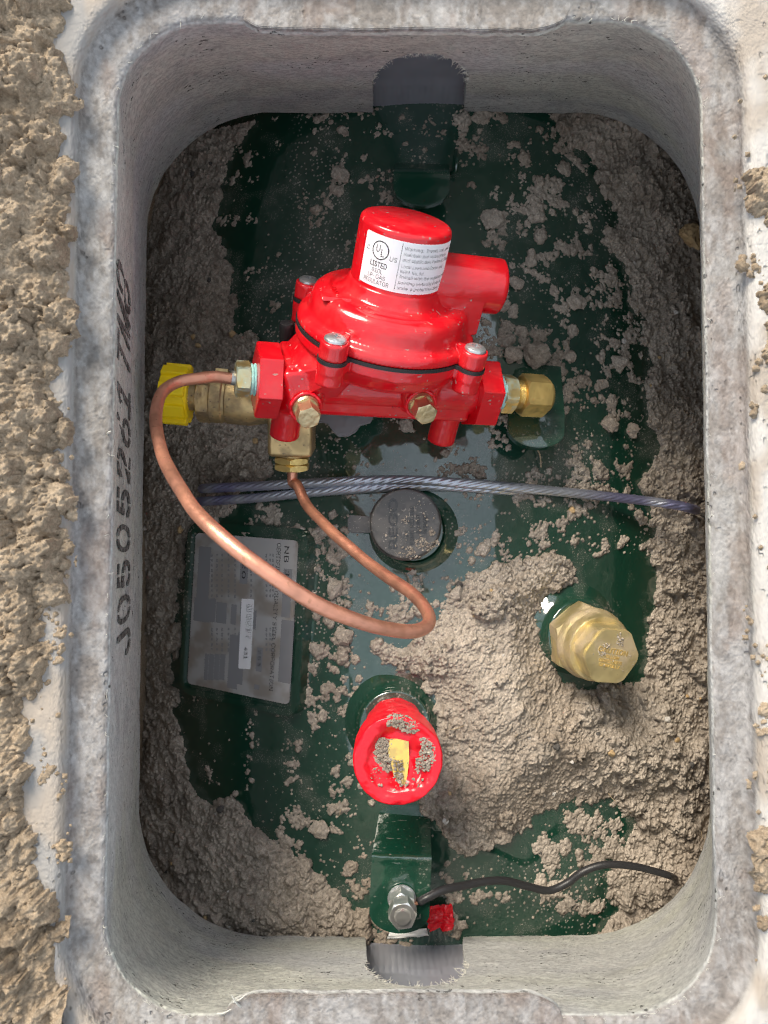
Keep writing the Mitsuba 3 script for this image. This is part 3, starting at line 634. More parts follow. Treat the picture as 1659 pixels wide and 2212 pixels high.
reg('label__print', wrap(cat(*tt), CRD), 'ink', False)
dt = text('21 MAR 25', 3.6, 0.5, width=21); dt = xf(dt, np.array([[math.cos(1.9), -math.sin(1.9), 0], [math.sin(1.9), math.cos(1.9), 0], [0, 0, 1]]) @ np.diag([1, 1, 1])); dt.apply_translation([-36.5, 3, 22.7])
reg('bonnet__raised_date', dt, 'red_paint', False)
for x, y in LUG:
    hd = lathe([(0, 11), (6.1, 11), (6.4, 11.7), (6.1, 12.7), (5.0, 13.5), (3.0, 13.9), (0, 14.0)], 40) - Mf.cube([5.2, 1.2, 3], True).translate([0, 0, 14.3]) - Mf.cube([1.2, 5.2, 3], True).translate([0, 0, 14.3])
    reg('screw', hd.rotate([0, 0, 20 + x]).translate([x, y, 0]), 'zinc', 30)
# lower casting
low = extr(outline(0), -7.5, -1.0)
for x, y in LUG: low += cyl(7.9, -15, -1, 40).translate([x, y, 0]) + Mf.hull_points([[x + 6 * q, y + 6 * w, -3.] for q, w in ((-.7, -.7), (.7, -.7), (.7, .7), (-.7, .7))] + [[x * .75, y * .75, -3.], [x * .72, y * .72, -18.]])
low += lathe([(0, -1.2), (52, -1.2), (51, -10), (48, -17), (40, -22), (0, -24)], 110)
bar = spheres([(x, y, z, 4.0) for x in (-58, 58) for y in (-17, 12) for z in (-22, -47)])
# lower casting flares to the left port
sk = Mf.hull_points([[48 * math.cos(q), 48 * math.sin(q), -6.] for q in np.linspace(2.2, 4.25, 14)] + [[-60, y, z] for y in (-20, 14) for z in (-24, -44)] + [[-30, y, -40] for y in (-20, 14)])
sk2 = Mf.hull_points([[46 * math.cos(q), 46 * math.sin(q), -6.] for q in np.linspace(-.5, .9, 10)] + [[58, y, z] for y in (-16, 12) for z in (-24, -40)] + [[34, y, -38] for y in (-14, 12)])
bl = spheres([(-60, -14, -22, 3.5), (-36, -14, -18, 3.5), (-58, -14, -48, 5), (-40, -14, -48, 5), (-60, -22, -24, 3.5), (-38, -22, -20, 3.5), (-52, -20, -42, 9), (-47, -20, -42, 9)])
bR = spheres([(12, -10, -24, 2.2), (38, -10, -24, 2.2), (11, -26, -20, 2.2), (33, -26, -20, 2.2), (20, -20, -36, 8.5), (25, -20, -36, 8.5), (26, -8, -46, 6), (30, -8, -46, 6)])
port = cyl(15, -64, 64, 40).rotate([0, 90, 0]).translate([0, -8, -34])
foot = Mf.batch_boolean([cyl(9.4, -73, -30, 48).translate([-55, -8, 0]), cyl(9.2, -72, -30, 48).translate([51.5, -8, 0])], m3.OpType.Add)
low = Mf.batch_boolean([low, bar, sk, sk2, bl, bR, port, foot], m3.OpType.Add)
reg('lower_body', refined(low, 1.6, 14), 'red_paint', 60)
for key, x0, x1, r in (('inlet_flange', -77, -63.5, 40), ('outlet_flange', 63, 78, 41)):
    fl = bev(Polygon(ngon(6, r, math.pi / 2 if x0 < 0 else 0)).buffer(-1).buffer(1), 0, x1 - x0, 1.2)
    fl = xf(fl, np.array([[0, 0, -1.0 if x0 < 0 else 1], [0, 1, 0], [1.0 if x0 < 0 else -1, 0, 0]])); fl.apply_translation([x1 if x0 < 0 else x0, -8, -35])
    reg(key, fl, 'red_paint', 30)
for x, z in ((-48.6, -40.5), (22.8, -34.0)):
    Rp = np.array([[1.0, 0, 0], [0, 0, -1], [0, 1, 0]])
    hp = nut(6, 12.6, 3, 13.5, rot=0.4, both=False) + lathe([(0, -2), (8.2, -2), (8.2, 1.2), (7.2, 3), (0, 3)], 48)
    k = reg('hex_plug', xf(hp, Rp, (x, -28.4, z)), 'zinc_yellow', 25)
    tn = 22
    bead = [(9.2 * math.cos(q), 9.2 * math.sin(q), 0.6 + 0.5 * math.sin(q * 3)) for q in np.linspace(0, 5.8, 40)]
    reg(k[len('gas_regulator__'):] + '__thread_sealant', xf(tube(bead, 0.9 + 0.5 * rng.random(40), 8), Rp, (x, -28.4, z)), 'red_tape', True)
at_ = text('ASS', 4.0, 0.2, True, width=9); at2 = text('IN', 4.0, 0.2, True, width=5)
Rt = np.array([[1.0, 0, 0], [0, 0, -1], [0, 1, 0]])
reg('lower_body__lettering', xf(at_, Rt, (8, -20.9, -34)), 'ink', False); reg('lower_body__lettering', xf(at2, Rt, (10, -20.9, -39.5)), 'ink', False)
# inlet and outlet fittings
def alongx(m, sgn, x, y=-8, z=-34): return xf(m, np.array([[0, 0, sgn], [0, 1, 0], [-sgn, 0, 0.0]]), (x, y, z))
IY, IZ = -8, -35
reg('inlet_fitting', alongx(nut(6, 19, 3.4, 12, rot=0.5), -1, -77, IY, IZ), 'sealed_brass', 25)
reg('inlet_fitting__sealant', alongx(lathe([(0, -.4), (9.4, -.4), (9.9, .5), (8.6, 1.4), (9.6, 2.2), (8.8, 3.4), (0, 3.4)], 40), -1, -77, IY, IZ), 'sealant', 50)
reg('outlet_fitting', alongx(nut(6, 23, 5.5, 15.5, rot=0.3), 1, 78), 'sealed_brass', 25)
reg('outlet_fitting__sealant', alongx(lathe([(0, -.4), (11, -.4), (11.8, 1.5), (11.2, 4), (11.9, 6.5), (0, 6.5)], 40), 1, 78), 'sealant', 50)
th = [(0, 15)] + [(9.0 + (.5 if i % 2 else 0), 15 + i * .55) for i in range(14)] + [(0, 22.5)]
reg('outlet_fitting__thread', alongx(lathe(th, 48), 1, 78), 'brass', 25)
reg('outlet_fitting__nut', alongx(nut(6, 25, 21, 39, rot=0.45) + lathe([(0, 38), (11.6, 38), (11.2, 40.5), (9.8, 42), (0, 42)], 48), 1, 78), 'brass', 25)

# ------------------------------------------------------------------ service valve, handwheel
va, vb = at(352, 849, 0.052), at(600, 872, 0.050)
VR = frame(vb - va, (0, 1, 0)); VS = 1e-3; VL = np.linalg.norm(vb - va) * 1e3
lob = union_all([Point(0, 0).buffer(17.2, 48)] + [affinity.rotate(sbox(-4.2, 14, 4.2, 19.6).buffer(-1).buffer(1), a, origin=(0, 0)) for a in range(0, 360, 45)])
hw = bev(lob, 1.5, 17.5, 1.0) + lathe([(0, 0), (14.5, 0), (16.6, 1), (17.4, 3), (17.4, 5), (0, 5)], 64)
hw += lathe([(0, 15), (15, 15), (15, 18.2), (0, 18.2)], 48)
put('service_valve__handwheel', xf(hw, VR, va, 1e-3), 'yellow_plastic', 30, 'yellow plastic handwheel with eight grips')
vbdy = lathe([(0, 17), (9.5, 17), (9.5, 22), (11, 22.5), (11, 24), (0, 24)], 48) + nut(6, 29, 23.5, 33, rot=0.25) + lathe([(0, 32), (15.6, 32), (16.2, 33), (16.2, 39.5), (15.4, 40.5), (15.2, 42), (16, 43), (16, 58), (14, 66), (13, VL), (0, VL)], 64)
vbdy += Mf.cube([5, 10, 8], True).translate([15.5, 3, 38])
put('service_valve__bonnet', xf(vbdy, VR, va, 1e-3), 'old_brass', 30)
blk0, blk1 = at(631, 868, 0.052), at(631, 982, 0.042)
Bf = frame(blk1 - blk0, (1, 0, 0)); BL = np.linalg.norm(blk1 - blk0) * 1e3
blk = spheres([(x, y, z, 3.0) for x in (-11.5, 11.5) for y in (-11.5, 11.5) for z in (-8, BL - 3.5)]) + cyl(11, BL - 2, BL + 3, 40, 9.5)
put('service_valve__body', xf(blk, Bf, blk0, 1e-3), 'old_brass', 35)
stem = tube([blk0 + [0, 0.006, 0.0], blk0 + [0, 0.007, -0.02], blk0 + [0, 0.008, -0.075]], 0.015, 40); put('service_valve__stem', stem, 'old_brass', 40)
n1 = nut(6, 21.5, BL + 1, BL + 5.4, rot=0.52) + nut(6, 21.5, BL + 5.6, BL + 10, rot=0.52) + cyl(9.5, BL - 1, BL + 1.4, 40)
put('service_valve__outlet_nut', xf(n1, Bf, blk0, 1e-3), 'brass', 25, 'bright brass double hex nut holding the copper pipe')
kb = at(621, 742, 0.058); KR = frame(np.array([0.05, 0.75, 0.66]))
put('service_valve__bleed_knob', xf(lathe([(0, 0), (4.6, 0), (5.0, 1), (5.0, 12), (4.4, 14.5), (3, 15.2), (0, 15.2)], 24) + lathe([(0, -3), (5.6, -3), (5.6, .2), (0, .2)], 30), KR, kb, 1e-3), 'wire_black', 30)
put('service_valve__bleed_knob__seat', xf(lathe([(0, -18), (5, -18), (5.2, -8), (4.2, -7), (4.2, -3), (0, -3)], 30), KR, kb, 1e-3), 'brass', 30)
tag('service_valve', 'tarnished brass shut-off valve with a yellow handwheel, under the red regulator', 'valve')

# grey cast plate under the regulator
gz = 0.022
gp = Polygon([at(u, v, gz)[:2] * 1e3 for u, v in ((660, 868), (800, 868), (808, 895), (800, 912), (778, 918), (768, 932), (752, 941), (730, 942), (718, 930), (708, 915), (690, 908), (664, 912))]).buffer(-1.5).buffer(3).buffer(-1.5)
gm = tm(bev(gp, 0, 5, 1.4).refine_to_length(2.5)); gm.vertices = np.asarray(gm.vertices) * 1e-3 + [0, 0, gz - 0.005]
put('cast_cover__plate', gm, 'grey_cast', 40)
gt = text('REGO', 0.0036, 0.0004, True); p0 = at(762, 904, gz); gt.apply_translation([*p0[:2], gz - 0.0001]); put('cast_cover__lettering', gt, 'grey_cast', False)
gs = tube([at(690, 880, gz - .004), at(690, 870, -0.01)], 0.011, 30); put('cast_cover__neck', gs, 'grey_cast', 40)
tag('cast_cover', 'dull grey cast cover with wavy edge poking out from below the red regulator', 'valve cover')

# ------------------------------------------------------------------ copper pigtail
p_in = RO + RG @ (np.array([-89.0, IY, IZ]) * 1e-3); p_in2 = RO + RG @ (np.array([-100.0, IY, IZ + 1]) * 1e-3)
pout = blk0 + Bf[:, 2] * (BL + 9.5) * 1e-3
pts = [p_in, p_in2, at(432, 815, 0.104), at(388, 822, 0.108), at(352, 845, 0.118), at(338, 890, 0.132), at(343, 950, 0.155), at(366, 1012, 0.18), at(418, 1098, 0.212), at(500, 1178, 0.228), at(600, 1250, 0.230), at(700, 1312, 0.222), at(790, 1348, 0.208), at(862, 1364, 0.192), at(905, 1362, 0.180), at(926, 1345, 0.170), at(921, 1318, 0.160), at(892, 1285, 0.147), at(838, 1246, 0.126), at(770, 1196, 0.100), at(708, 1142, 0.076), at(664, 1090, 0.052), at(641, 1048, 0.041), pout + Bf[:, 2] * 0.010, pout]
cp = curve(pts, 260)
cp[:, :3] += (meshkit.fbm(np.c_[np.arange(260) * .05, np.zeros(260), np.zeros(260)], 2)[:, None] - 0.5) * 0.0012
put('copper_pipe__tube', tube(cp, 0.0034 * (1 + 0.02 * np.sin(np.arange(260) * .21)), 24), 'copper', True)
put('copper_pipe__flare_sleeve', tube([p_in + (p_in2 - p_in) * -.2, p_in + (p_in2 - p_in) * .22], 0.0044, 24), 'zinc', 40)
tag('copper_pipe', 'bent copper pipe looping from the red regulator down to the brass valve', 'copper pipe')

# ------------------------------------------------------------------ wire ropes
def rope(pts, lab, r=0.0036):
    c = curve(pts, 420)
    th = np.arange(36) * 2 * math.pi / 36
    m = tube(c, r, 36, lambda a: 0.86 + 0.14 * np.abs(np.cos(a * 3.5)), -21.0)
    put('wire_rope', m, 'rope', 40, lab, 'wire rope')
rz0 = 0.004
rope([tank_at(436, 1056, .016), tank_at(445, 1055, .026), tank_at(490, 1053, .022), tank_at(560, 1050, .015), tank_at(680, 1043, .009), tank_at(800, 1038, .006), tank_at(900, 1038, .006), tank_at(1000, 1044, .006), tank_at(1100, 1052, .006), tank_at(1250, 1066, .007), tank_at(1380, 1080, .018), tank_at(1460, 1091, .036), tank_at(1492, 1098, .042), tank_at(1504, 1102, .026)], 'long grey steel rope lying across the whole tank, its right end buried in dirt')
rope([tank_at(428, 1084, .014), tank_at(440, 1083, .022), tank_at(490, 1080, .018), tank_at(560, 1075, .012), tank_at(680, 1063, .006), tank_at(800, 1054, .004), tank_at(900, 1050, .003), tank_at(1000, 1052, .002), tank_at(1080, 1058, .001), tank_at(1150, 1062, -.003)], 'second steel rope just below the long one, left of the black cap')

# ------------------------------------------------------------------ black earthing wire
w0 = bo + BR_ @ np.array([.006, -.004, .0005])
wp = [at(905, 1949, 0.053), at(925, 1938, 0.054), at(960, 1922, 0.050), at(1005, 1913, 0.042), at(1045, 1905, 0.036), at(1090, 1903, 0.030), at(1140, 1915, 0.022), at(1185, 1924, 0.016), at(1225, 1908, 0.014), at(1262, 1882, 0.016), at(1310, 1868, 0.016), at(1370, 1872, 0.012), at(1420, 1884, 0.004), at(1446, 1892, -0.004), at(1458, 1897, -0.030)]
wc = curve(wp, 160); put('earth_wire__insulation', tube(wc, np.linspace(.0026, .0024, 160), 18), 'wire_black', True)
put('earth_wire__copper_strand', cat(tube(curve([w0, at(897, 1953, 0.0525), wp[0] + [.004, .002, 0]], 12), 0.0011, 8), tube(curve([bo + [-.002, -.009, .001], bo + [0, -.0125, .0005], bo + [.0012, -.0155, -.001]], 10), 0.001, 8)), 'bare_copper', True, 'bare copper strands twisted under the nut')
tag('earth_wire', 'thin black insulated wire running from the bolted bracket into the dirt at lower right', 'wire')

# ------------------------------------------------------------------ red tape scrap and white scraps by the lower knockout
tp = np.array([tank_at(924, 1954, .006), tank_at(978, 1956, .006), tank_at(976, 2012, .008), tank_at(918, 2010, .008)])
uu, ww = np.meshgrid(np.linspace(0, 1, 24), np.linspace(0, 1, 24), indexing='ij')
P = (tp[0] * ((1 - uu) * (1 - ww))[..., None] + tp[1] * (uu * (1 - ww))[..., None] + tp[2] * (uu * ww)[..., None] + tp[3] * ((1 - uu) * ww)[..., None])
P[..., :2] += ((meshkit.fbm(np.stack([uu * 4, ww * 4, uu * 0 + 3], -1), 3, 5) - 0.5) * 0.006)[..., None] * np.array([1, .7])
P[..., 2] += (meshkit.fbm(np.stack([uu * 4, ww * 4, uu * 0], -1), 3, 21) - 0.5) * 0.008 - 0.012 * np.clip(uu - 0.82, 0, 1)
def slab(P, t):
    n, m = P.shape[:2]; v = np.vstack([P.reshape(-1, 3), P.reshape(-1, 3) - [0, 0, t]]); i, j = np.meshgrid(np.arange(n - 1), np.arange(m - 1), indexing='ij')
    a, b, c, d = (q.ravel() for q in (i * m + j, (i + 1) * m + j, (i + 1) * m + j + 1, i * m + j + 1)); f = np.vstack([np.stack([a, b, c], 1), np.stack([a, c, d], 1)])
    ed = np.r_[np.arange(m), np.arange(1, n) * m + m - 1, (n - 1) * m + np.arange(m - 1)[::-1], np.arange(1, n - 1)[::-1] * m]; e2 = np.roll(ed, -1); k = n * m
    return trimesh.Trimesh(v, np.vstack([f, f[:, ::-1] + k, np.stack([ed, e2, e2 + k], 1), np.stack([ed, e2 + k, ed + k], 1)]), process=False)
put('red_tape', slab(P, 0.0006), 'red_tape', 40, 'crumpled scrap of red tape beside the green bracket at the lower knockout', 'tape')
for (us, lab) in ((((738, 2000), (792, 2004), (800, 2022), (740, 2016)), 'white plastic scrap at the wall left of the green bracket'), (((842, 2012), (922, 2006), (926, 2024), (836, 2028)), 'white plastic scrap under the tip of the green bracket')):
    q = [tank_at(*w, .003) for w in us]; s_, t_ = np.meshgrid(np.linspace(0, 1, 14), np.linspace(0, 1, 10), indexing='ij')
    P = q[0] * ((1 - s_) * (1 - t_))[..., None] + q[1] * (s_ * (1 - t_))[..., None] + q[2] * (s_ * t_)[..., None] + q[3] * ((1 - s_) * t_)[..., None]
    P[..., 2] += (meshkit.fbm(np.stack([s_ * 4, t_ * 4, s_ * 0 + us[0][0]], -1), 2, 2) - 0.5) * 0.004
    put('white_scrap_sheet', slab(P, 0.0006), 'white_scrap', 40, lab, 'scrap')

# ------------------------------------------------------------------ dirt
def raster(polys, X0, Y0, ds, shape):
    """list of (polygon in world xy, value) -> max raster"""
    out = np.zeros(shape); gx, gy = X0 + np.arange(shape[0]) * ds, Y0 + np.arange(shape[1]) * ds
    for P, val in polys:
        P = Polygon(P).buffer(0); b = P.bounds
        i0, i1 = np.searchsorted(gx, (b[0], b[2])); j0, j1 = np.searchsorted(gy, (b[1], b[3]))
        if i1 <= i0 or j1 <= j0: continue
        A, B = np.meshgrid(gx[i0:i1], gy[j0:j1], indexing='ij')
        out[i0:i1, j0:j1] = np.maximum(out[i0:i1, j0:j1], contains_xy(P, A, B) * val)
    return out

def stamp(H, cx, cy, r, h, base, warps, ca, sa, asp):
    """one lump: a warped, angular dome added over the ground at its centre"""
    R = int(math.ceil(r * 1.7)) + 1; i0, i1, j0, j1 = max(cx - R, 0), min(cx + R + 1, H.shape[0]), max(cy - R, 0), min(cy + R + 1, H.shape[1])
    if i1 - i0 < 2 or j1 - j0 < 2: return
    ii, jj = np.ogrid[i0 - cx:i1 - cx, j0 - cy:j1 - cy]
    if r < 2.2: d = (ii * ii + jj * jj) / (r * r)
    else:
        a, b = (ii * ca + jj * sa), (jj * ca - ii * sa) * asp
        w = warps[0 if r > 8 else 1][i0:i1, j0:j1]
        rr = np.maximum(np.abs(a + 0.35 * b), np.abs(b - 0.3 * a)) * 0.45 + np.sqrt(a * a + b * b) * 0.6
        d = (rr / r) ** 2 + 0.85 * w
    dome = base + np.where(d < 1, h * np.clip(1.25 * (1 - np.maximum(d, 0)), 0, 1) ** 0.42, -1.0)
    np.maximum(H[i0:i1, j0:j1], dome, out=H[i0:i1, j0:j1])

CS = [(math.cos(q), math.sin(q)) for q in np.linspace(0, 2 * math.pi, 64)]
def dirt_field(solid, scatter, ds, seed, hmax, slope, big=1.0, fine_zone=0.0):
    """height above the surface (mm cells ds): solid 0..1 coverage, scatter 0..1 crumbs"""
    g = np.random.default_rng(seed); n, m = solid.shape
    I, J = np.meshgrid(np.arange(n) * ds, np.arange(m) * ds, indexing='ij'); P = np.stack([I, J, I * 0], -1)
    nz = meshkit.fbm(P * 45, 4, seed) - 0.5; nf = meshkit.fbm(P * 170, 3, seed + 9) - 0.5
    warps = [(meshkit.fbm(P * 260, 4, seed + 4) - 0.5) * 2, (meshkit.fbm(P * 620, 2, seed + 5) - 0.5) * 2]
    s = ndimage.gaussian_filter(solid, 0.006 / ds)
    inside = (s + 0.75 * nz + 0.55 * nf) > 0.5
    inside &= s > 0.04
    dist = ndimage.distance_transform_edt(inside) * ds
    base = np.where(inside, np.minimum(0.0007 + slope * dist, hmax) * (1 + 0.5 * nz) + 0.002 * nf * np.clip(dist / 0.012, 0, 1), -1e-3)
    base = np.where(inside, np.maximum(base, 0.0006), -1e-3)
    H = base.copy()
    area = inside.sum() * ds * ds
    def lumps(mask_p, count, r0, r1, pw, hs, sink):
        flat = np.cumsum(mask_p.ravel()); tot = flat[-1]
        if tot <= 0: return
        idx = np.searchsorted(flat, g.random(count) * tot); ci, cj = np.unravel_index(idx, mask_p.shape)
        rr = r0 * (r1 / r0) ** (g.random(count) ** pw)
        for a, b, r in zip(ci, cj, rr):
            bz = max(base[a, b], 0.0)
            stamp(H, a, b, r / ds, r * hs * (0.75 + 0.5 * g.random()), bz - r * abs(sink), warps, *CS[g.integers(64)], g.uniform(1.0, 1.6))
    inn = inside.astype(float); coarse = inn * (1 - np.clip(fine_zone, 0, 1))
    lumps(coarse, int(coarse.sum() * ds * ds / 0.00020 * big), 0.0045, 0.0125, 1.7, 0.75, 0.33)
    base = np.maximum(H, -1e-3)
    lumps(coarse * (0.25 + np.clip(nf * 5 + nz * 4, 0, 1.5)), int(coarse.sum() * ds * ds / 0.000020), 0.0016, 0.0046, 1.6, 0.75, 0.12)
    base = np.maximum(H, -1e-3)
    lumps(inn, int(area / 0.0000085), 0.0007, 0.0018, 1.3, 0.85, 0.1)
    base = np.where(inside, base, 0.0)
    sc = ndimage.gaussian_filter(scatter, 0.004 / ds); sarea = sc.sum() * ds * ds
    clus = np.clip((meshkit.fbm(P * 60, 3, seed + 2) - 0.50) * 6, 0, 1) ** 1.3; clus2 = np.clip((meshkit.fbm(P * 140, 3, seed + 6) - 0.47) * 6, 0, 1)
    lumps(sc * clus, int(sarea * 5200), 0.0022, 0.0068, 2.0, 0.6, 0.10)
    lumps(sc * clus * clus2, int(sarea * 36000), 0.0012, 0.0032, 1.5, 0.7, 0.08)
    lumps(sc * clus * clus2, int(sarea * 120000), 0.0006, 0.0016, 1.5, 0.8, 0.05)
    lumps(sc * (0.06 + clus * clus2), int(sarea * 90000), 0.00045, 0.0010, 1.5, 0.9, 0.0)
    top = np.where(H > 0.0009, np.maximum(H, 0), 0); base = top
    lumps((top > 0).astype(float), int((top > 0).sum() * ds * ds / 0.0000075), 0.0005, 0.0012, 1.4, 0.9, 0.2)
    fine = ndimage.gaussian_filter(g.normal(0, 1, (n, m)), 0.8) * 0.00085 + ndimage.gaussian_filter(g.normal(0, 1, (n, m)), 1.8) * 0.0005
    return np.where(H > 0.0003, H + fine * np.clip(H / 0.002, 0, 1), -1e-3)

def field_mesh(H, X0, Y0, ds, zfun):
    n, m = H.shape; on = H > 0.00025
    keep = on[:-1, :-1] | on[1:, :-1] | on[1:, 1:] | on[:-1, 1:]
    i, j = np.nonzero(keep); a, b, c, d = i * m + j, (i + 1) * m + j, (i + 1) * m + j + 1, i * m + j + 1
    f = np.vstack([np.stack([a, b, c], 1), np.stack([a, c, d], 1)])
    use, inv = np.unique(f.ravel(), return_inverse=True); ui, uj = use // m, use % m
    x, y = X0 + ui * ds, Y0 + uj * ds; h = H[ui, uj]
    return trimesh.Trimesh(np.stack([x, y, zfun(x, y) + np.where(h > 0.00025, h, -0.0006)], 1), inv.reshape(-1, 3), process=False)

def onto(poly, up=0.0): return [tank_at(u, v, up)[:2] for u, v in poly]
SOLID = [
 ([(150, 150), (540, 230), (560, 268), (530, 292), (492, 340), (470, 420), (468, 500), (492, 560), (498, 640), (508, 720), (560, 740), (600, 790), (630, 860), (640, 930), (575, 970), (590, 1030), (520, 1050), (470, 1075), (540, 1100), (470, 1120), (412, 1140), (392, 1200), (382, 1300), (372, 1420), (368, 1520), (392, 1590), (402, 1690), (425, 1735), (470, 1742), (500, 1715), (545, 1790), (640, 1840), (700, 1895), (750, 1945), (792, 1985), (790, 2030), (600, 2090), (150, 2120)], 1.0),
 ([(1195, 262), (1215, 300), (1245, 318), (1290, 355), (1318, 420), (1338, 480), (1318, 545), (1372, 590), (1368, 640), (1402, 690), (1385, 750), (1422, 800), (1398, 860), (1405, 920), (1432, 960), (1384, 1030), (1392, 1080), (1420, 1130), (1408, 1210), (1428, 1290), (1402, 1350), (1404, 1440), (1380, 1480), (1310, 1490), (1215, 1475), (1190, 1420), (1170, 1370), (1155, 1330), (1190, 1280), (1235, 1240), (1215, 1200), (1120, 1195), (1060, 1215), (1005, 1260), (985, 1310), (945, 1350), (900, 1392), (800, 1385), (795, 1430), (850, 1440), (925, 1460), (945, 1540), (955, 1660), (905, 1745), (960, 1790), (985, 1845), (1040, 1840), (1090, 1810), (1160, 1760), (1210, 1745), (1260, 1735), (1330, 1720), (1350, 1745), (1385, 1765), (1350, 1840), (1330, 1890), (1345, 1960), (1310, 2000), (1290, 2060), (1700, 2060), (1700, 200), (1210, 215)], 1.0),
]
SCATTER = [
 ([(470, 250), (800, 240), (1010, 230), (1200, 250), (1300, 420), (1400, 700), (1400, 1130), (1240, 1240), (1000, 1260), (700, 1130), (560, 960), (480, 700)], 0.18),
 ([(1050, 270), (1220, 300), (1360, 560), (1400, 900), (1380, 1060), (1220, 1050), (1080, 760), (1040, 600)], 0.75),
 ([(970, 230), (1260, 235), (1260, 300), (1000, 330)], 0.8),
 ([(700, 1010), (960, 1010), (1400, 1060), (1440, 1180), (1080, 1220), (960, 1230), (940, 1010)], 0.75),
 ([(560, 1080), (720, 1090), (800, 1250), (800, 1400), (700, 1380), (660, 1200), (560, 1130)], 0.75),
 ([(650, 1380), (800, 1400), (790, 1560), (760, 1740), (640, 1800), (560, 1740), (640, 1520)], 0.8),
 ([(560, 1740), (800, 1720), (800, 1960), (700, 1920), (600, 1830)], 0.9),
 ([(930, 1180), (1250, 1180), (1250, 1330), (960, 1420), (790, 1420), (860, 1280)], 1.0),
 ([(920, 1740), (1400, 1700), (1400, 1870), (1330, 1990), (1220, 1990), (960, 1880)], 0.95),
 ([(950, 1880), (1300, 1900), (1300, 2020), (960, 2020)], 0.45),
 ([(380, 1140), (660, 1120), (680, 1520), (400, 1560)], 0.22),
 ([(380, 1500), (640, 1520), (620, 1760), (420, 1720)], 0.10),
 ([(760, 1980), (1010, 1985), (1010, 2040), (760, 2040)], 1.0),
 ([(500, 300), (770, 280), (800, 620), (640, 760), (500, 640)], 0.16),
]
DS = 0.00058
X0, X1, Y0, Y1 = -0.235, 0.275, -0.345, 0.330
shape = (int((X1 - X0) / DS), int((Y1 - Y0) / DS))
solid = raster([(onto(p), v) for p, v in SOLID], X0, Y0, DS, shape)
scat = raster([(onto(p), v) for p, v in SCATTER], X0, Y0, DS, shape) * (1 - solid)
xg = X0 + np.arange(shape[0]) * DS; yg = Y0 + np.arange(shape[1]) * DS
# how much the dirt may pile up: it fills the space between the tank's flank and the foot of the walls
fill = np.clip(-tank_z(xg) - 0.007, 0.004, 0.10)[:, None] * np.ones(shape[1])[None]
mound = np.exp(-(((xg[:, None] - 0.125) / 0.10)**2 + ((yg[None] + 0.135) / 0.085)**2)) * 0.016
H = dirt_field(solid, scat, DS, 31, np.maximum(fill, 0.006) + mound, 0.50, 1.0, 0.92 * np.exp(-((np.maximum(np.abs(xg[:, None] - 0.090) - 0.02, 0) / 0.045)**2 + (np.maximum(np.abs(yg[None] + 0.125) - 0.04, 0) / 0.05)**2)))
put('dirt_fill', field_mesh(H, X0, Y0, DS, lambda x, y: tank_z(x)), 'soil_mat', True, 'crumbly brown dirt heaped round the edges and over the right of the tank', 'dirt', kind='stuff')

def crumbs(poly_pts, to3d, seed, n, r0, r1):
    """small loose heap: many little lumps inside a polygon given in local mm"""
    g = np.random.default_rng(seed); P = Polygon(poly_pts); b = P.bounds; out = []
    bases = [trimesh.creation.icosphere(1, 1.0) for _ in range(5)]
    for k, q in enumerate(bases): q.vertices = q.vertices * (1 + 1.1 * (meshkit.noise(q.vertices * 1.5 + 5 * k, k)[:, None] - 0.5)) * [1, 0.8, 0.65]
    while len(out) < n:
        x, y = g.uniform(b[0], b[2]), g.uniform(b[1], b[3])
        if not P.contains(Point(x, y)): continue
        ed = P.exterior.distance(Point(x, y)); r = 0.75 * r0 * (1.7 * r1 / r0)**(g.random()**1.7)
        q = bases[g.integers(5)].copy(); R = trimesh.transformations.random_rotation_matrix(g.random(3)); q.apply_transform(R); q.apply_scale(r); q.apply_translation([x, y, r * 0.3 + min(ed * 0.35, 1.6) * g.random()]); out.append(q)
    m = cat(*out); m.vertices = to3d(np.asarray(m.vertices)); return m

redto = lambda h: (lambda v: rb + (np.c_[v[:, :2], v[:, 2] + RL + h] * 1e-3) @ RR.T)
sets = []
for k, (pl_, h, n) in enumerate(((((833, 1550), (848, 1538), (880, 1545), (905, 1560), (915, 1570), (893, 1582), (872, 1578), (848, 1566), (836, 1565)), 0.5, 380), (((805, 1600), (815, 1592), (850, 1598), (842, 1615), (852, 1640), (845, 1665), (835, 1668), (815, 1648), (803, 1628)), -2.8, 460), (((905, 1590), (925, 1590), (945, 1610), (945, 1640), (930, 1665), (900, 1660), (895, 1640), (912, 1615)), 0.0, 330), (((850, 1640), (870, 1640), (872, 1680), (858, 1690), (848, 1665)), -1.2, 60), (((775, 1650), (945, 1640), (930, 1690), (860, 1715), (800, 1690)), 0.0, 45))):
    sets.append(crumbs([on_red(*q) for q in pl_], redto(h), 50 + k, int(n * 1.7), 0.35, 0.95))
put('dirt_crumb', cat(*sets), 'soil_mat', False, 'patches of loose dirt lying on the red wrapped valve', 'dirt', kind='stuff')
def onplane(R, o, h): return (lambda u, v: ((CAM + ray(u, v) * (((o + R[:, 2] * h * 1e-3 - CAM) @ R[:, 2]) / (ray(u, v) @ R[:, 2])) - o) @ R * 1e3)[:2])
fq = onplane(FR, fb, FL); cq = onplane(CR, CO, 16)
fto = lambda v: fb + (np.c_[v[:, :2], v[:, 2] + FL] * 1e-3) @ FR.T
sets = [crumbs([fq(*q) for q in pl_], fto, 70 + k, n, 0.25, 0.6) for k, (pl_, n) in enumerate(((((1333, 1368), (1340, 1366), (1348, 1385), (1344, 1398), (1332, 1390)), 90), (((1303, 1388), (1318, 1390), (1316, 1402), (1304, 1400)), 50), (((1292, 1405), (1310, 1408), (1308, 1418), (1294, 1416)), 60), (((1260, 1380), (1380, 1400), (1360, 1460), (1290, 1450)), 22)))]
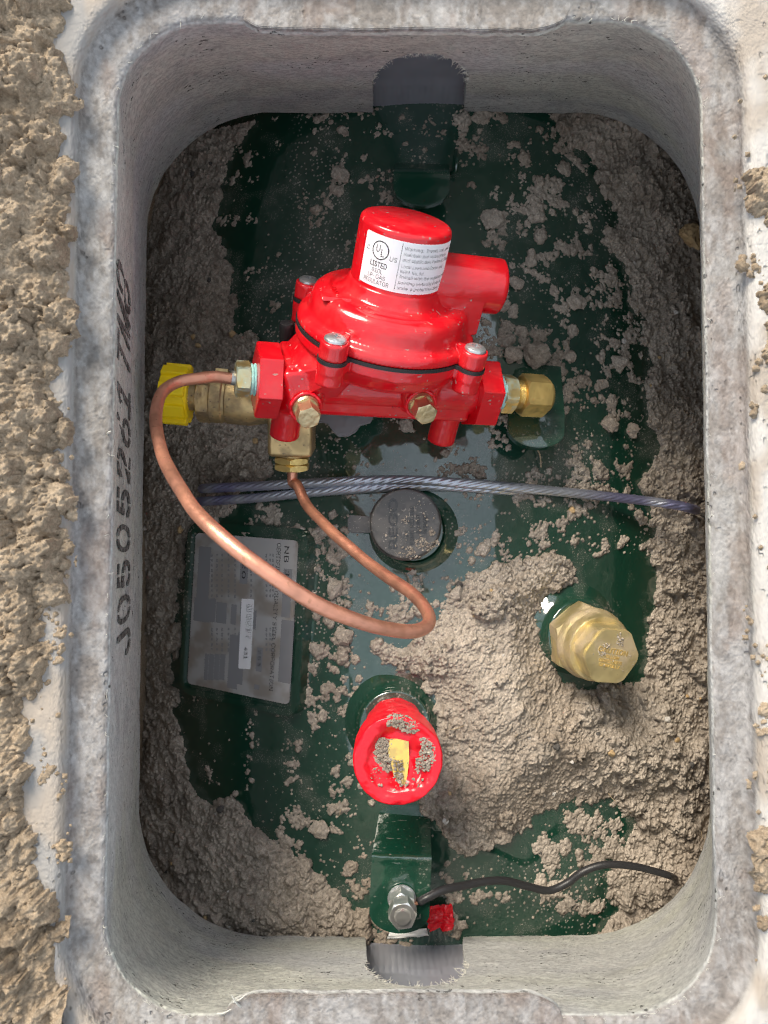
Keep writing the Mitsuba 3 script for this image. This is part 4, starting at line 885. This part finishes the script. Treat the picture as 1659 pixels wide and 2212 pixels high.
put('dirt_crumb', cat(*sets), 'soil_mat', False, 'pinches of dirt lying on the hexagonal brass cap', 'dirt', kind='stuff')
cto = lambda v: CO + (np.c_[v[:, :2], v[:, 2] + 16] * 1e-3) @ CR.T
sets = [crumbs([cq(*q) for q in pl_], cto, 80 + k, n, 0.25, 0.75) for k, (pl_, n) in enumerate(((((897, 1166), (915, 1160), (922, 1172), (945, 1166), (950, 1178), (930, 1188), (910, 1190), (898, 1180)), 190), (((922, 1150), (935, 1142), (943, 1152), (935, 1160)), 45), (((880, 1180), (892, 1182), (898, 1195), (885, 1200), (876, 1190)), 60), (((870, 1118), (880, 1116), (880, 1132), (872, 1132)), 25), (((810, 1090), (940, 1080), (945, 1190), (830, 1195)), 60), (((850, 1192), (915, 1198), (900, 1208), (866, 1206)), 40)))]
put('dirt_crumb', cat(*sets), 'soil_mat', False, 'pinches of dirt lying on the round black cap', 'dirt', kind='stuff')

# single clods and stones
def clod(r, seed, squash=0.7, rough=0.55, sub=4):
    q = trimesh.creation.icosphere(sub, 1.0); v = np.asarray(q.vertices)
    gq = np.random.default_rng(seed)
    for _ in range(9):
        nn = unit(gq.normal(0, 1, 3)); e = v @ nn - gq.uniform(0.55, 0.85); v = v - np.maximum(e, 0)[:, None] * nn
    d = 1 + rough * (meshkit.fbm(v * 1.6 + seed * 3.1, 3, seed) - 0.5) * 1.4 + 0.28 * (meshkit.fbm(v * 6 + seed, 3, seed + 1) - 0.5) + 0.10 * (meshkit.noise(v * 22 + seed, seed + 3) - 0.5)
    v = v * d[:, None] * [1, 1, squash]; q.vertices = v * r; return q
for k, (u, v, r, lab) in enumerate((
    (1163, 762, 34, 'largest lump of dirt just above the brass outlet nut'), (1105, 768, 22, 'lump of dirt between the red regulator and the largest lump'),
    (735, 378, 26, 'pale clod alone on the dark tank at upper left of the regulator'), (1062, 470, 26, 'round dirt clod right of the white label'),
    (1245, 655, 22, 'upright dirt clod right of the regulator vent'), (1115, 610, 18, 'dirt clod closest to the vent'), (1232, 770, 14, 'small dirt clod right of the largest lump'),
    (1317, 918, 22, 'angular clod at the right of the green lug'), (1365, 930, 18, 'clod beside the angular clod at right'), (1340, 782, 24, 'clod resting at the edge of the right dirt bank'),
    (1300, 830, 15, 'tan pebble-like clod above the angular clod'), (880, 918, 17, 'brown clod between the two red feet of the regulator'),
    (742, 1378, 24, 'clod standing in line between the nameplate and the red valve'), (722, 1270, 22, 'clod between the two runs of copper pipe'), (988, 1282, 18, 'pale clod at the top of the dirt mound'),
    (1466, 1838, 46, 'big round clod at the lower right wall'), (1228, 1950, 15, 'clod below the black wire'), (1085, 1802, 24, 'clod at the lower edge of the mound above the black wire'),
    (690, 1790, 22, 'clod left of the green bracket'), (385, 1610, 24, 'rounded clod on the left dirt bank below the nameplate'), (1000, 1998, 14, 'clod at the corner of the lower knockout'))):
    rr = r * 0.00031; p0 = tank_at(u, v, rr * 0.35)
    put('dirt_clod', xf(clod(rr, k + 3, 0.62), None, p0), 'soil_mat', True, lab, 'clod', 'clods lying loose on the tank')
put('yellow_stone', xf(clod(0.0105, 40, 0.8, 0.4), None, tank_at(1495, 512, 0.035) * [1, 1, 1]), 'stone', True, 'yellowish stone stuck in the right dirt bank beside the wall', 'stone')
put('orange_pebble', xf(clod(0.0022, 41, 0.7, 0.4, 3), None, tank_at(868, 482, 0.0012)), 'stone', True, 'tiny orange pebble on the dark tank at left of the red cap', 'pebble')
put('straw_stalk', tube(curve([tank_at(1160, 968, .003), tank_at(1167, 985, .004), tank_at(1169, 1010, .002)], 12), np.linspace(.0007, .0004, 12), 6), 'straw', True, 'thin dry stalk below the right green lug', 'stalk')

st = []; g = np.random.default_rng(77); k = 0
while k < 70:
    u, v = g.uniform(320, 1510), g.uniform(300, 1990); x, y, _ = tank_at(u, v); i, j = int((x - X0) / DS), int((y - Y0) / DS)
    if not (0 <= i < H.shape[0] and 0 <= j < H.shape[1]) or H[i, j] < 0.001 or (850 < u < 1100 and 430 < v < 960): continue
    r = 0.0011 * (3.0) ** (g.random()**2); st.append(xf(clod(r, 100 + k, 0.75, 0.4, 2), None, (x, y, tank_z(x) + H[i, j] + r * 0.25))); k += 1
for q in range(3):
    put('small_stones', cat(*st[q::3]), ('stone', 'pale_stone', 'dark_stone')[q], True, ('tan', 'pale', 'dark')[q] + ' grit and tiny stones mixed into the dirt in the box', 'stones', kind='stuff')
hs = []
for k in range(26):
    u, v = g.uniform(330, 1500), g.uniform(300, 1980); x, y, _ = tank_at(u, v); i, j = int((x - X0) / DS), int((y - Y0) / DS)
    if H[i, j] < 0.001: continue
    z = float(tank_z(x)) + H[i, j] + 0.0012; a = g.uniform(0, 6.28); L = g.uniform(0.004, 0.013); d = np.array([math.cos(a), math.sin(a), g.uniform(0, .25)]) * L
    hs.append(tube(curve([[x, y, z], np.array([x, y, z]) + d * .5 + g.normal(0, .0008, 3), np.array([x, y, z]) + d], 8), np.linspace(.00035, .0002, 8), 5))
put('root_hair', cat(*hs), 'straw', True, 'fine dry roots caught in the dirt', 'roots', kind='stuff')

# ------------------------------------------------------------------ the ground outside and the dirt spilled on the rim
from shapely.geometry import LinearRing
hole = Polygon(rrect(grow(RI, 0.050), 0.09)); GZ = RIM + 0.006
gs_ = []
ringp = [hole.buffer(0)] + [sbox(*(np.array([RI[0], RI[2], RI[1], RI[3]]) + np.array([-1, -1, 1, 1]) * q)) for q in (0.25, 1.2, 6, 40)]
for a_, b_ in zip(ringp, ringp[1:]):
    gs_.append(trimesh.creation.triangulate_polygon(b_.difference(a_), engine='earcut'))
gm = []
for vv, ff in gs_: gm.append(trimesh.Trimesh(np.c_[vv, np.full(len(vv), GZ)], ff, process=False))
gmesh = cat(*gm)
if gmesh.face_normals[0][2] < 0: gmesh.invert()
put('ground', gmesh, 'soil_mat_dimmed', False, 'bare brown ground around the concrete box', 'ground', kind='structure')
q1, q2 = rrect(grow(RI, 0.049), 0.088), rrect(grow(BI, 0.028), 0.11); n_ = len(q1)
v_ = np.vstack([np.c_[q1, np.full(n_, GZ - 0.001)], np.c_[q1, np.full(n_, RIM - 0.03)], np.c_[q2, np.full(n_, -0.004)], np.c_[q2, np.full(n_, -0.30)]]); i_ = np.arange(n_); j_ = (i_ + 1) % n_
f_ = np.vstack([np.vstack([np.stack([k_ * n_ + i_, k_ * n_ + j_, (k_ + 1) * n_ + j_], 1), np.stack([k_ * n_ + i_, (k_ + 1) * n_ + j_, (k_ + 1) * n_ + i_], 1)]) for k_ in range(3)])
put('ground__pit_side', trimesh.Trimesh(v_, f_, process=False), 'soil_mat_dimmed', False)
tag('ground', 'bare brown ground around the concrete box', None, None, 'structure')

TOPZ = RIM + 0.0115
def rimdirt(poly, sc_poly, X0, X1, Y0, Y1, seed, hm, big=1.6):
    ds = 0.0006; shp = (int((X1 - X0) / ds), int((Y1 - Y0) / ds))
    w = lambda L: [([at(u, v, TOPZ + .004)[:2] for u, v in p], q) for p, q in L]
    s = raster(w(poly), X0, Y0, ds, shp); c = raster(w(sc_poly), X0, Y0, ds, shp) * (1 - s)
    h = dirt_field(s, c, ds, seed, hm, 0.6, big)
    return field_mesh(h, X0, Y0, ds, lambda x, y: x * 0 + TOPZ)
LEFT = [([(-140, -60), (110, -60), (135, 60), (128, 140), (150, 190), (155, 235), (122, 262), (120, 330), (152, 420), (150, 500), (140, 530), (138, 630), (118, 690), (128, 730), (112, 800), (95, 860), (120, 940), (118, 1010), (98, 1100), (92, 1170), (130, 1225), (118, 1300), (75, 1330), (62, 1420), (40, 1500), (50, 1620), (30, 1760), (70, 1900), (110, 2010), (130, 2070), (120, 2130), (135, 2260), (-140, 2300)], 1.0)]
LSC = [([(60, 800), (150, 850), (150, 1300), (60, 1500), (140, 1900), (140, 2200), (60, 2200)], 0.6)]
put('rim_dirt', rimdirt(LEFT, LSC, -0.212, -0.1410, -0.27, 0.29, 91, 0.020, 2.6), 'soil_mat_dimmed', True, 'loose dirt spilled along the left rim of the concrete box', 'dirt', kind='stuff')
RIGHT = [([(1640, 330), (1665, 320), (1700, 470), (1640, 470), (1612, 460), (1625, 400)], 1.0), ([(1640, 1820), (1700, 1780), (1700, 1960), (1655, 1960)], 1.0), ([(1650, 600), (1700, 580), (1700, 800), (1655, 780)], 0.9), ([(1630, 1380), (1660, 1360), (1660, 1430), (1640, 1430)], 0.8)]
RSC = [([(1605, 0), (1700, 0), (1700, 2212), (1640, 2212), (1625, 900)], 0.10)]
put('rim_dirt', rimdirt(RIGHT, RSC, 0.165, 0.21, -0.27, 0.29, 95, 0.0035, 0.5), 'soil_mat_dimmed', True, 'thin patches of beige dirt on the right rim of the concrete box', 'dirt', kind='stuff')
